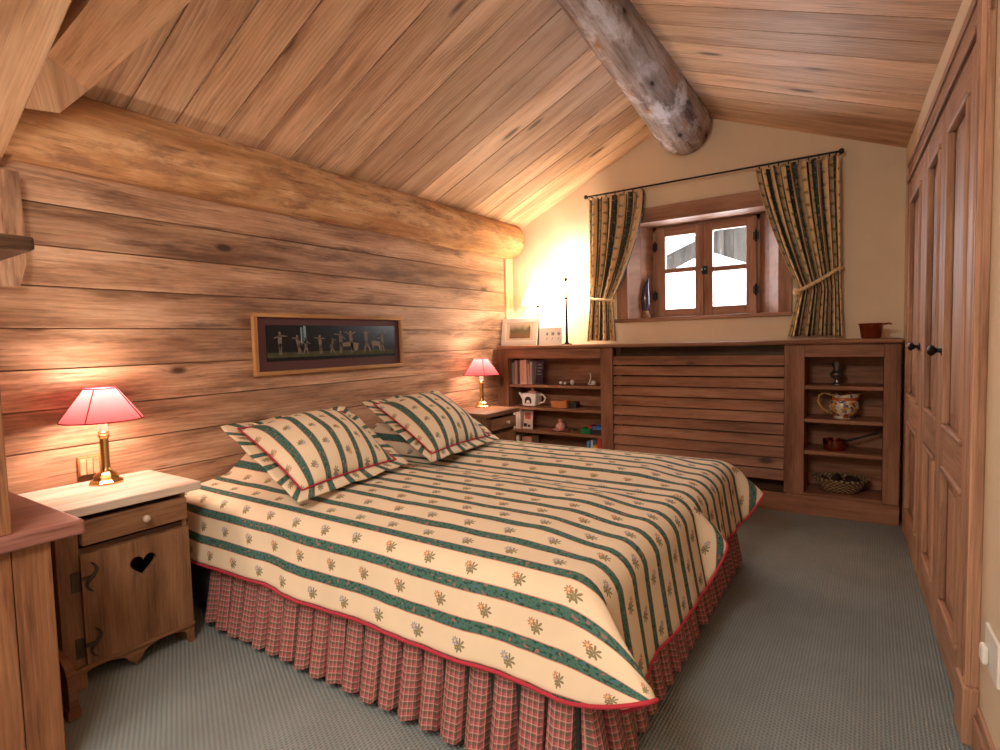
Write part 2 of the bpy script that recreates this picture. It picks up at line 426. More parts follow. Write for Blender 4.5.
# ------------------------------------------------------------------ camera (fitted to the room's vanishing points)
F, P_, Y_, R_ = 554.424, .06002, .59150, -.02555
def rotm():
    cy, sy, cp, sp, cr, sr = cos(Y_), sin(Y_), cos(P_), sin(P_), cos(R_), sin(R_)
    B = Matrix(((1, 0, 0), (0, 0, -1), (0, 1, 0)))
    Rz = Matrix(((cy, sy, 0), (-sy, cy, 0), (0, 0, 1)))
    Rx = Matrix(((1, 0, 0), (0, cp, -sp), (0, sp, cp)))
    Rr = Matrix(((cr, -sr, 0), (sr, cr, 0), (0, 0, 1)))
    return Rr @ Rx @ B @ Rz
RM = rotm()
cam = bpy.data.cameras.new('camera'); cam.sensor_width = 36; cam.lens = F * 36 / 1000; cam.clip_start = 0.02
co = bpy.data.objects.new('camera', cam); COL.objects.link(co)
mw = Matrix.Identity(4)
for i in range(3):
    mw[i][0] = RM[0][i]; mw[i][1] = -RM[1][i]; mw[i][2] = -RM[2][i]
mw[0][3], mw[1][3], mw[2][3] = 0, 0, 1.2
co.matrix_world = mw
scene.camera = co

# ------------------------------------------------------------------ room shell
WX = -2.823; YB = 4.47; YF = -2.6
AX = 0.0403                                   # slight skew of the right-hand wall
def wallx(y): return 0.187 + AX * (4.019 - y)
DN = math.hypot(1, AX)
def W(t, o, z):                               # along the right wall: t towards the camera, o out into the room
    o -= .022
    return (0.165 + (t * AX - o) / DN, 4.019 + (-t - o * AX) / DN, z)
m = MB(); m.box(-3.0, 0.7, YF, 4.8, -0.06, 0, ax='y'); one(m, 'floor', M['carpet'], 'grey green ribbed carpet covering the whole floor', 'floor', kind='structure', origin=(0, 0, 0))

m = MB(); zs = [0.0, 0.123, 0.292, 0.461, 0.63, 0.799, 0.966, 1.134, 1.303, 1.476, 1.642, 1.813, 1.99, 2.16, 2.35]
for a, b in zip(zs[:-1], zs[1:]): m.box(WX - 0.03, WX + random.uniform(-0.003, 0.002), YF, 4.47, a + 0.0022, b - 0.0022, ax='y')
m.box(WX - 0.1, WX - 0.014, YF, 4.8, 0, 2.4, ax='y', rn=(0.3, 0.0))
one(m, 'wall_left', M['wall'], 'headboard wall of wide weathered horizontal pine planks', 'wall', kind='structure', bevel=0.003)

m = MB(); HX0, HX1, HZ0, HZ1 = -1.70, -0.55, 1.355, 2.13
gz = lambda x: min(2.249 + .45 * (x + 2.714), 2.37 - .394 * (x - .159)) + 0.06
m.prism([[(-2.95, 0), (0.6, 0), (0.6, gz(0.6)), (-1.229, gz(-1.229)), (-2.95, gz(-2.95))], [(HX0, HZ0), (HX1, HZ0), (HX1, HZ1), (HX0, HZ1)]], YB, YB + 0.24, lambda a, b, c: (a, c, b))
one(m, 'wall_back', M['plaster'], 'cream plastered gable wall around the small window', 'wall', kind='structure')
m = MB(); m.prism([[(YF, 0), (4.6, 0), (4.6, 2.6), (YF, 2.6)]], 0.0, 0.2, lambda a, b, c: (wallx(a) + c, a, b))
one(m, 'wall_right', M['plaster'], 'cream plastered side wall holding the wardrobe doors', 'wall', kind='structure')
m = MB(); m.box(-3.0, 0.7, YF - 0.1, YF, 0, 3.1, ax='x'); one(m, 'wall_front', M['plaster'], 'cream plastered wall behind the viewer', 'wall', kind='structure')

m = MB(); P = 0.207
k0 = int((YF - 1.167) / P) - 1
for k in range(k0, 17):
    y0 = 1.167 + P * k; y1 = min(y0 + P, 4.5)
    if y0 > 4.46: break
    r = (random.random(), random.random()); dz = random.uniform(0, 0.004)
    m.prism([[(-3.0, 2.249 + .45 * (-3.0 + 2.714) + dz), (-1.2, 2.249 + .45 * (1.514) + dz), (-1.2, 2.249 + .45 * 1.514 + .04), (-3.0, 2.249 + .45 * (-.286) + .04)]], y0 + .0028, y1 - .0028, lambda a, b, c: (a, c, b), rn=r)
for k in range(k0, 18):
    y0 = 1.048 + P * k; y1 = min(y0 + P, 4.5)
    if y0 > 4.46: break
    r = (random.random(), random.random()); dz = random.uniform(0, 0.004)
    f = lambda x: 2.37 - .394 * (x - .159)
    m.prism([[(-1.26, f(-1.26) + dz), (0.7, f(0.7) + dz), (0.7, f(0.7) + .04), (-1.26, f(-1.26) + .04)]], y0 + .0028, y1 - .0028, lambda a, b, c: (a, c, b), rn=r)
# fix grain: planks run up the slope, so their length is the first prism coordinate
f = lambda x: 2.37 - .394 * (x - .159)
m.prism([[(-3.1, 2.16), (-1.229, 3.0), (0.8, 2.21), (0.8, 2.3), (-1.229, 3.1), (-3.1, 2.3)]], YF - .1, 4.8, lambda a, b, c: (a, c, b), rn=(0.2, 0.0))
one(m, 'ceiling', M['ceil'], 'sloping ceiling of larch boards running up to the ridge', 'ceiling', kind='structure', bevel=0.002)

def log(name, mat, y0, y1, cx, cz, r, seed, squash=1.0, path=None, sides=48, segs=70):
    mb = MB(); b = 0
    def fn(i, j):
        y = lerp(y0, y1, j); a = 2 * PI * i
        rr = r; cx_, cz_ = cx, cz
        if path:
            k = min(1.15, (4.47 - y) / 2.47); rr = lerp(r, path[2], k); cx_ = lerp(cx, path[0], k); cz_ = lerp(cz, path[1], k)
        rr *= 1 + 0.05 * noise.noise((cos(a) * 1.2 + seed, sin(a) * 1.2, y * 1.3)) + 0.015 * noise.noise((cos(a) * 3 + seed, sin(a) * 3, y * 6))
        e = min((y1 - y), 0.03); rr *= 1 - 0.12 * (1 - e / 0.03)
        return (cx_ + rr * cos(a), y, cz_ + rr * sin(a) * squash)
    mb.grid(fn, sides, segs, lambda i, j: (lerp(y0, y1, j) + seed * 7, i * 2 * PI * r))
    for j in (0, 1):
        c = [fn(k / sides, j) for k in range(sides)]
        mb.face(c if j else c[::-1], [(p[2] * 0.3, p[0]) for p in c])
    return mb.build(name, mat, smooth=True, merge=True)
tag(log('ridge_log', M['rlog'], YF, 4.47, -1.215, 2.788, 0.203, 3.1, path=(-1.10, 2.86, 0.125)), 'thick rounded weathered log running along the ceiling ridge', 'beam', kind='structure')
tag(log('wall_log', M['wlog'], 0.55, 4.43, -2.80, 2.118, 0.158, 5.7), 'long honey coloured log lying along the top of the plank wall', 'beam', kind='structure')
m = MB(); m.box(WX - 0.01, WX + 0.022, 4.31, 4.43, 1.16, 2.02, ax='z'); one(m, 'corner_post', M['beam'], 'narrow upright pine post in the corner under the log end', 'post', kind='structure', bevel=0.003)

# rafter nearest the viewer and the tie timber beside it
m = MB(); rz = lambda x: 1.98 + .45 * (x + 2.69)
m.prism([[(-2.83, rz(-2.83)), (-1.25, rz(-1.25)), (-1.25, rz(-1.25) + .33), (-2.83, rz(-2.83) + .33)]], 0.42, 0.75, lambda a, b, c: (a, c, b))
one(m, 'rafter', M['beam'], 'pale squared rafter sloping down to the log nearest the viewer', 'beam', kind='structure', bevel=0.012)
m = MB()
A = dict(n0=(-1.25, .77, 2.36), n1=(-2.45, .81, 2.259), n2=(-2.60, .781, 2.102), f2=(-2.60, .887, 2.118), f1=(-2.66, 1.012, 2.262), f0=(-1.25, 1.012, 2.38))
T = dict(n0=(-1.25, .765, 3.0), n1=(-2.45, .81, 2.5), n2=(-2.75, .781, 2.30), f2=(-2.75, .887, 2.30), f1=(-2.75, 1.012, 2.30), f0=(-1.25, 1.012, 3.0))
uvx = lambda q: [(p[0], p[1] + p[2] * .6) for p in q]
for q in ([A['n0'], A['n1'], A['f1'], A['f0']], [A['n1'], A['n2'], A['f2'], A['f1']], [A['n0'], T['n0'], T['n1'], A['n1']], [A['n1'], T['n1'], T['n2'], A['n2']], [A['f0'], A['f1'], T['f1'], T['f0']], [A['f1'], A['f2'], T['f2'], T['f1']], [A['n2'], T['n2'], T['f2'], A['f2']], [T['n0'], T['f0'], T['f1'], T['n1']], [T['n1'], T['f1'], T['f2'], T['n2']], [A['n0'], A['f0'], T['f0'], T['n0']]):
    m.face(q, uvx(q))
one(m, 'tie_beam', M['beam'], 'broad hewn timber with a chamfered end resting on the log', 'beam', kind='structure', merge=True)
m = MB(); m.prism([[(.30, 1.46), (.772, 1.462), (.80, 1.56), (.795, 1.905), (.30, 1.905)]], WX + .003, WX + .07, lambda a, b, c: (c, a, b), ax=1)
one(m, 'trim_1', M['wall'], 'short upright board fixed to the plank wall under the rafter', 'trim', kind='structure', bevel=0.004)

m = MB(); m.prism([[(2.02, 0), (4.2, 0), (4.2, .105), (2.02, .105)]], 0, .018, lambda a, b, c: W(a, c, b), ax=0)
m.prism([[(2.02, .105), (4.2, .105), (4.2, .13), (2.02, .13)]], 0, .010, lambda a, b, c: W(a, c, b), ax=0)
one(m, 'baseboard_right', M['ward'], 'brown wooden baseboard along the right wall', 'baseboard', kind='structure', bevel=0.003)

# ------------------------------------------------------------------ window
win = thing('window_1', (-1.14, 4.47, 1.335), 'small two casement window deep in a splayed wooden recess', 'window', kind='structure')
m = MB(); m.box(-1.80, -0.47, 4.43, 4.74, 1.335, 1.362, ax='x'); m.build('window_sill', M['win'], win, bevel=.004)
m = MB(); m.box(-1.80, -0.47, 4.445, 4.75, 2.128, 2.248, ax='x'); m.build('lintel', M['win'], win, bevel=.006)
for x0, x1 in ((-1.785, -1.69), (-.565, -.475)):
    m = MB(); m.box(x0, x1, 4.445, 4.49, 1.362, 2.128, ax='z'); m.build('jamb', M['win'], win, bevel=.004)
for xa, xb, sg in ((-1.70, -1.545, -1), (-.555, -.735, 1)):
    m = MB(); m.prism([[(xa, 4.455), (xb, 4.72), (xb + .02 * sg, 4.74), (xa + .03 * sg, 4.50)]], 1.362, 2.13, lambda a, b, c: (a, b, c), ax=0)
    mb2 = MB()
    for t in (0, 1):
        pa = (lerp(xa, xb, t * .5), lerp(4.455, 4.72, t * .5)); pb = (lerp(xa, xb, t * .5 + .49), lerp(4.455, 4.72, t * .5 + .49))
        mb2.prism([[pa, pb, (pb[0] + .03 * sg, pb[1] + .02), (pa[0] + .03 * sg, pa[1] + .02)]], 1.362, 2.13, lambda a, b, c: (a, b, c))
    # vertical grain
    mb2.uv = [[(q[1], q[0]) for q in f] for f in mb2.uv]
    mb2.build('reveal_board', M['win'], win)
m = MB(); m.box(-1.56, -.72, 4.70, 4.75, 2.085, 2.13, ax='x'); m.box(-1.56, -.72, 4.70, 4.75, 1.362, 1.385, ax='x'); m.box(-1.56, -1.525, 4.70, 4.75, 1.362, 2.13, ax='z'); m.box(-.755, -.72, 4.70, 4.75, 1.362, 2.13, ax='z')
m.build('window_frame', M['win'], win, bevel=.003)
for x0, x1, p0, p1, zz in ((-1.533, -1.158, -1.445, -1.202, ((1.435, 1.735), (1.772, 2.037))), (-1.150, -.742, -1.066, -.818, ((1.44, 1.717), (1.756, 2.043)))):
    m = MB(); zt, zb = 2.105, 1.372
    Y0, Y1 = 4.672, 4.712
    m.box(x0, p0, Y0, Y1, zb, zt, ax='z'); m.box(p1, x1, Y0, Y1, zb, zt, ax='z')
    m.box(p0, p1, Y0, Y1, zb, zz[0][0], ax='x'); m.box(p0, p1, Y0, Y1, zz[0][1], zz[1][0], ax='x'); m.box(p0, p1, Y0, Y1, zz[1][1], zt, ax='x')
    if x0 < -1.4: m.box(-1.172, -1.136, 4.658, 4.672, zb, zt, ax='z')
    cs = m.build('casement', M['win'], win, bevel=.004)
    for a, b in zz:
        m = MB(); m.box(p0 - .004, p1 + .004, 4.695, 4.699, a - .004, b + .004); m.build('pane', M['glassm'], cs)
    hx = x0 + .004 if x0 < -1.4 else x1 - .004
    for z in (1.55, 1.96):
        m = MB(); m.tube([(hx, 4.664, z - .045), (hx, 4.664, z + .045)], .008); m.box(hx - .02, hx + .02, 4.667, 4.673, z - .03, z + .03); m.build('hinge', M['iron'], cs)
    if x0 > -1.4:
        m = MB(); m.box(x0 + .004, x0 + .045, 4.655, 4.674, 1.70, 1.765); m.tube([(x0 + .025, 4.65, 1.735), (x0 + .025, 4.63, 1.735)], .008); m.lathe([(0, -.014), (.012, -.008), (.015, 0), (.012, .008), (0, .014)], x0 + .025, 4.625, 12, 1.735)
        m.build('latch', M['iron'], cs, bevel=.002)

# outside: a snow-covered neighbour and a snowy slope
ch = thing('chalet', (-2.6, 11.0, -3.0), 'grey timbered chalet gable with snowy roof seen through the window', 'building')
m = MB(); tp = lambda x: min(3.5, 2.80 + .385 * (x + 3.386))
for k in range(24):
    xa = -5.0 + .22 * k; m.prism([[(xa, 1.0), (xa + .215, 1.0), (xa + .215, tp(xa + .215)), (xa, tp(xa))]], 11, 11.1, lambda a, b, c: (a, c, b), ax=1)
m.build('wall', M['outwood'], ch)
m = MB(); m.box(-2.39, -2.29, 10.88, 11, 1.5, 3.5, ax='z'); m.box(-5, .3, 10.88, 11, 2.20, 2.30, ax='x'); m.build('post', M['outwood'], ch)
m = MB(); m.prism([[(-5.2, tp(-5.2)), (-1.568, 3.5), (.4, 3.5), (.4, 3.72), (-1.6, 3.72), (-5.2, tp(-5.2) + .22)]], 10.6, 12, lambda a, b, c: (a, c, b)); m.build('roof', M['snow'], ch)
m = MB(); m.prism([[(-5.0, 1.20), (-2.02, 2.452), (.8, 1.24), (.8, -1), (-5.0, -1)]], 8.6, 9.5, lambda a, b, c: (a, c, b)); one(m, 'porch_roof', M['snow'], 'low snow covered roof in front of the timbered chalet outside', 'roof')
m = MB(); m.grid(lambda i, j: (lerp(-14, 8, i), lerp(5.6, 16, j), -1.2 + 3.6 * sstep(j * 1.6) + .5 * noise.noise((i * 5, j * 4, 1))), 30, 20, lambda i, j: (i, j))
one(m, 'snow_bank', M['snow'], 'deep white snow bank outside the window', 'snow', kind='structure', smooth=True)

# ------------------------------------------------------------------ shelf unit along the back wall
FY = 4.15
def shelf_case(name, x0, x1, s0, s1, tops, label, zb):
    t = thing(name, ((x0 + x1) / 2, 4.3, 0.0), label, 'bookcase')
    for a, b in ((x0, s0), (s1, x1)):
        m = MB(); m.box(a, b, FY, FY + .03, 0.126, 1.13, ax='z'); m.build('stile', M['unit'], t, bevel=.003)
    m = MB(); m.box(s0, s1, FY + .001, FY + .03, 1.047, 1.13, ax='x'); m.build('top_rail', M['unit'], t, bevel=.003)
    m = MB(); m.box(s0 - .02, s0, FY + .03, 4.44, 0.127, 1.13, ax='z'); m.build('side_panel', M['unit'], t)
    m = MB(); m.box(s1, s1 + .02, FY + .03, 4.44, 0.127, 1.13, ax='z'); m.build('side_panel', M['unit'], t)
    m = MB()
    for k in range(8): m.box(s0, s1, 4.44, 4.455, .002 + .141 * k, .141 * (k + 1), ax='x')
    m.build('back_panel', M['unit'], t)
    for z in tops:
        m = MB(); m.box(s0 + .001, s1 - .001, FY + .012, 4.44, z - .024, z, ax='x'); m.build('shelf', M['unit'], t, bevel=.003)
    return t
shelf_case('bookcase', -2.815, -1.712, -2.70, -1.815, (.818, .62, .414, .20), 'open pine bookcase with books and a teapot behind the far nightstand', .1)
shelf_case('display_cabinet', -.487, .150, -.368, .064, (.858, .638, .424, .142), 'open pine shelves with jug, pan and basket next to the wardrobe', .14)
t = thing('radiator_cover', (-1.1, 4.3, 0.126), 'wide radiator cover of horizontal pine slats under the window', 'radiator cover')
for k in range(11):
    z1 = 1.060 - .0785 * k
    m = MB(); m.box(-1.710, -.489, FY + .012, FY + .032, z1 - .0675 - random.uniform(0, .003), z1, ax='x', taper=lambda x, y, z, z1=z1: (x, y + (.014 if z > z1 - .03 else -.006), z)); m.build('slat', M['unit'], t, bevel=.003)
m = MB(); m.box(-1.710, -.489, 4.34, 4.355, .0, 1.13, ax='x', rn=(.2, 0)); m.build('gap_shade_board', M['cornice'], t)  # dark board added behind the slats, stands in for shade in the gaps
m = MB(); m.box(-2.80, .157, 4.11, 4.468, 1.131, 1.160, ax='x'); one(m, 'worktop', M['unit'], 'long pine top board over bookcase, radiator cover and shelves', 'shelf', bevel=.010)
m = MB(); m.box(-1.70, .152, 4.132, 4.149, .001, .125, ax='x'); one(m, 'plinth_board', M['unit'], 'low pine plinth board along the floor below the slats', 'plinth', bevel=.004)

# ------------------------------------------------------------------ wardrobe built into the right wall
t = thing('wardrobe', W(1.0, 0, 0), 'tall built-in pine wardrobe with panelled doors and black knobs', 'wardrobe')
m = MB(); m.box(0.0, 2.0, 0, .022, 2.045, 2.165, ax='x', fn=W); m.box(0.0, 1.898, .022, .032, 2.045, 2.065, ax='x', fn=W); m.box(0, 2.005, .022, .03, 2.135, 2.165, ax='x', fn=W); m.build('head_rail', M['ward'], t, bevel=.004)
m = MB()
m.box(1.898, 2.000, 0, .020, .17, 2.165, ax='z', fn=W)
for a, b, o in ((1.901, 1.918, .028), (1.924, 1.946, .032), (1.951, 1.972, .028), (1.977, 1.999, .034)): m.box(a, b, .018, o, .17, 2.12, ax='z', fn=W)
m.build('side_trim', M['ward'], t, bevel=.005)
m = MB(); m.box(1.890, 2.010, 0, .040, 0.0, .172, ax='z', fn=W); m.build('plinth_block', M['ward'], t, bevel=.006)
m = MB(); m.box(-.04, .03, 0, .022, .0, 2.165, ax='z', fn=W); m.build('end_trim', M['ward'], t, bevel=.004)
def wdoor(a, b, sl, sr, knob):
    m = MB(); zt, zb = 2.035, .012; o = .022
    m.box(a, a + sl, .002, o, zb, zt, ax='z', fn=W); m.box(b - sr, b, .002, o, zb, zt, ax='z', fn=W)
    for z0, z1 in ((zb, .175), (.70, .835), (1.925, zt)): m.box(a + sl, b - sr, .002, o, z0, z1, ax='x', fn=W)
    d = m.build('door', M['ward'], t, bevel=.003)
    for z0, z1 in ((.175, .70), (.835, 1.925)):
        p = MB(); p.box(a + sl - .005, b - sr + .005, .001, .006, z0 - .005, z1 + .005, ax='z', fn=W)
        p.box(a + sl + .07, b - sr - .07, .006, .012, z0 + .07, z1 - .07, ax='z', fn=W); p.build('panel', M['ward'], d, bevel=.004)
        p = MB()
        for q in ((a + sl, b - sr, z1 - .022, z1, 'x'), (a + sl, b - sr, z0, z0 + .022, 'x'), (a + sl, a + sl + .022, z0 + .022, z1 - .022, 'z'), (b - sr - .022, b - sr, z0 + .022, z1 - .022, 'z')):
            p.box(q[0], q[1], .006, .031, q[2], q[3], ax=q[4], fn=W)
        p.build('moulding', M['ward'], d, bevel=.007)
    if knob is not None:
        p = MB(); prof = [(0.0, 0), (.019, 0), (.020, .004), (.010, .007), (.007, .016), (.012, .022), (.020, .030), (.021, .037), (.014, .045), (0, .048)]
        p.lathe(prof, 0, 0, 18, fn=lambda x, y, z: W(knob + x, o + z, 1.125 + y)); p.build('knob', M['iron'], d, smooth=True)
wdoor(.034, .752, .13, .12, .66); wdoor(.758, 1.318, .15, .085, None); wdoor(1.324, 1.900, .10, .10, 1.375)

pl = thing('wall_socket', W(2.175, 0, .31), 'white electrical socket with a plug low on the right wall', 'socket')
m = MB(); m.box(2.105, 2.245, .0005, .010, .305, .418, fn=W); m.build('plate', M['white'], pl, bevel=.004)
m = MB(); m.box(2.125, 2.165, .010, .026, .322, .372, fn=W); m.build('plug', M['white'], pl, bevel=.008)

# ------------------------------------------------------------------ beds
def drop(tt, r, flare):
    q = r * PI / 2
    if tt <= q: a = tt / r; return r * sin(a), r * (1 - cos(a))
    e = tt - q; return r + e * flare, r + e * math.sqrt(max(0.05, 1 - flare * flare))
def spread(x0, x1, y0, y1, z, Dn, Df, Dfar, r=.1, rfar=.1, ear_n=.10, ear_f=.10, seed=0.0, bulge=None, lift_n=.46, lift_f=.12):
    """one bedspread: flat top, hanging near / foot / far sides, flared corners"""
    mb = MB(); L = x1 - x0; Wd = y1 - y0; NX, NY, ND = 110, 48, 16
    def top(x, y):
        a = (y - y0) / Wd; b = (x1 - x) / L
        cr = .028 * (sstep(min(a, 1 - a) * 4)) * sstep(min(1, b * 8)) 
        bg = bulge(x, y) if bulge else 0
        edge = sstep(min(min(a, 1 - a) * 10, b * 16))
        w = .005 * noise.noise((x * 3 + seed, y * 7, 1)) + .003 * noise.noise((x * 9 + seed, y * 14, 2))
        return z + cr + (bg + w) * edge
    mb.grid(lambda i, j: (x0 + L * i, y0 + Wd * j, top(x0 + L * i, y0 + Wd * j)), NX, NY, lambda i, j: (L * i, Dn + Wd * j))
    wob = lambda p, k: .010 * noise.noise((p * 4.0 + seed, 3.1, 0)) * k
    # near side
    def side(i, j, yb, sg, D, rr):
        s = j * D; h, dz = drop(s, rr, .22); x = x0 + L * i
        hh = h + sg * 0 + j * (.018 * noise.noise((x * 5 + seed, 7.7, 0)) + .006 * noise.noise((x * 14 + seed, 2, 0)) + .012)
        return (x, yb + sg * hh, top(x, yb) - dz + wob(x, j))
    mb.grid(lambda i, j: side(i, j, y0, -1, Dn, r), NX, ND, lambda i, j: (L * i, Dn - j * Dn))
    mb.grid(lambda i, j: side(i, j, y1, 1, Dfar, rfar), NX, ND, lambda i, j: (L * i, Dn + Wd + j * Dfar))
    # foot side
    def foot(i, j):
        s = j * Df; h, dz = drop(s, r, .16); y = y0 + Wd * i
        hh = h + j * (.016 * noise.noise((y * 7 + seed, 1.7, 0)) + .006 * noise.noise((y * 17, 3 + seed, 0)))
        return (x1 + hh, y, z - dz + wob(y + 9, j))
    mb.grid(foot, NY, ND, lambda i, j: (L + j * Df, Dn + Wd * i))
    def corner(i, j, yb, sg, D2, ear, r2):
        lift = lift_n if sg < 0 else lift_f
        th = i * PI / 2; D = lerp(Df, D2, sstep(i)) * (1 + .06 * sin(2 * th)); s = j * D
        rr = lerp(r, r2, i); h, dz = drop(s, rr, lerp(.16, .22, i))
        pk = (sstep((1 - i) / .62) if i > .38 else sstep((i - .04) / .26))
        e = ear * pk * sstep(j * 1.15)
        yy0 = noise.noise((yb * 7 + seed, 1.7, 0)) * .016 + .006 * noise.noise((yb * 17, 3 + seed, 0))
        xx0 = .012 + .018 * noise.noise((x1 * 5 + seed, 7.7, 0)) + .006 * noise.noise((x1 * 14 + seed, 2, 0))
        hh = h + j * lerp(yy0, xx0, sstep(i))
        ed = Vector((.86, .5 * sg)) * e
        zz = z - dz * (1 - lift * pk * j) + lerp(wob(yb + 9, j), wob(x1, j), i)
        return (x1 + cos(th) * hh + ed.x, yb + sg * sin(th) * hh + ed.y, zz)
    mb.grid(lambda i, j: corner(i, j, y0, -1, Dn, ear_n, r), 24, ND, lambda i, j: (L + cos(i * PI / 2) * j * lerp(Df, Dn, sstep(i)) * (1 + .06 * sin(PI * i)), Dn - sin(i * PI / 2) * j * lerp(Df, Dn, sstep(i)) * (1 + .06 * sin(PI * i))))
    mb.grid(lambda i, j: corner(i, j, y1, 1, Dfar, ear_f, rfar), 24, ND, lambda i, j: (L + cos(i * PI / 2) * j * lerp(Df, Dfar, sstep(i)) * (1 + .06 * sin(PI * i)), Dn + Wd + sin(i * PI / 2) * j * lerp(Df, Dfar, sstep(i)) * (1 + .06 * sin(PI * i))))
    # head end tucks down
    mb.grid(lambda i, j: (x0 - .03 * sin(j * PI / 2), y0 + Wd * i, top(x0, y0 + Wd * i) - .14 * j), NY, 4, lambda i, j: (-j * .14, Dn + Wd * i))
    hem = [side(i / 60, 1, y0, -1, Dn, r) for i in range(61)] + [corner(1 - i / 24, 1, y0, -1, Dn, ear_n, r) for i in range(1, 25)] + [foot(i / 30, 1) for i in range(1, 31)] + [corner(i / 24, 1, y1, 1, Dfar, ear_f, rfar) for i in range(1, 25)]
    if Dfar > .15: hem += [side(1 - i / 60, 1, y1, 1, Dfar, rfar) for i in range(1, 61)]
    return mb, hem
def pleats(path, z0, z1, pitch=.088, depth=.055, seed=0):
    """knife-pleated valance along a floor path (list of (x,y)); outside is to the right of travel"""
    mb = MB(); u = 0.0
    pts = []
    for (a, b) in zip(path[:-1], path[1:]):
        a = Vector(a); b = Vector(b); d = b - a; ln = d.length; d /= ln; nrm = Vector((d.y, -d.x))
        n = max(1, round(ln / pitch)); st = ln / n
        for k in range(n):
            jt = random.uniform(-.12, .12)
            for s, off in ((0.0, -.3), (.02, .75), (.25, 1.0), (.66 + jt * .5, .85), (.74 + jt * .5, .6), (.80, -.3), (.70, -.9)):
                pts.append((a + d * (st * (k + s)), nrm, off, random.uniform(-.006, .006)))
    rows = 7; cum = 0; us = [0]
    for i in range(1, len(pts)): cum += (pts[i][0] - pts[i - 1][0]).length + abs(pts[i][2] - pts[i - 1][2]) * .012; us.append(cum)
    N = len(pts) - 1
    def fn(i, j):
        p, nr, off, jz = pts[round(i * N)]
        k = j ** 1.1
        w = depth * (.06 + .94 * k); q = p + nr * (w * off + .018 * k + .010 * k * noise.noise((us[round(i * N)] * 6 + seed, 1, 0)))
        return (q.x, q.y, lerp(z1, z0 + jz + .006 * noise.noise((us[round(i * N)] * 9, seed, 4)), j))
    mb.grid(fn, N, rows, lambda i, j: (us[round(i * N)] * 1.25, j * (z1 - z0)))
    return mb
def bed(y0, y1, label, sk, seed):
    t = thing('bed', (-1.65, (y0 + y1) / 2, 0), label, 'bed', 'twin beds')
    m = MB(); m.box(-2.70, -.62, y0 + .03, y1 - .03, .06, .30); m.build('bed_base', M['dark'], t, bevel=.01)
    for x in (-2.6, -.72):
        for y in (y0 + .1, y1 - .1):
            m = MB(); m.tube([(x, y, 0), (x, y, .07)], .025, 10); m.build('leg', M['dark'], t)
    m = MB(); m.box(-2.70, -.64, y0 + .05, y1 - .05, .30, .52); m.build('mattress', M['white'], t, bevel=.05)
    m = pleats(sk, .035, .36, seed=seed); m.build('bed_skirt', M['plaid'], t, solid=.002)
    return t
b1 = bed(1.22, 2.22, 'near twin bed with red plaid skirt, beside the nightstand with the heart cut-out', [(-2.37, 1.262), (-.615, 1.262), (-.615, 2.22)], 1)
b2 = bed(2.24, 3.12, 'far twin bed with red plaid skirt, nearer the slatted radiator cover', [(-.615, 2.25), (-.615, 3.08), (-2.37, 3.08)], 2)
bl = lambda yc: (lambda x, y: .11 * sstep((-1.95 - x) / .4) * sstep((.31 - abs(y - yc)) / .20))
sp, hem = spread(-2.64, -.672, 1.345, 2.19, .565, .335, .405, .09, rfar=.05, ear_n=.175, ear_f=.095, seed=2.0, bulge=bl(1.78), lift_f=.34)
s1 = sp.build('bedspread', M['spread'], merge=True, smooth=True, solid=.004)
tag(s1, 'cream bedspread with green stripes and flower sprigs on the near bed', 'bedspread', 'striped bedspreads')
m = MB(); m.tube(hem, .0055, 8); m.build('piping', M['piping'], s1, smooth=True)['label'] = 'red corded hem'
sp, hem = spread(-2.64, -.672, 2.29, 2.97, .560, .09, .36, .33, r=.1, rfar=.1, ear_n=0.0, ear_f=.10, seed=6.0, bulge=bl(2.62), lift_n=0.0, lift_f=.42)
hem = hem[85:]
s2 = sp.build('bedspread', M['spread'], merge=True, smooth=True, solid=.004)
tag(s2, 'cream bedspread with green stripes and flower sprigs on the far bed', 'bedspread', 'striped bedspreads')
m = MB(); m.tube(hem, .0055, 8); m.build('piping', M['piping'], s2, smooth=True)['label'] = 'red corded hem'

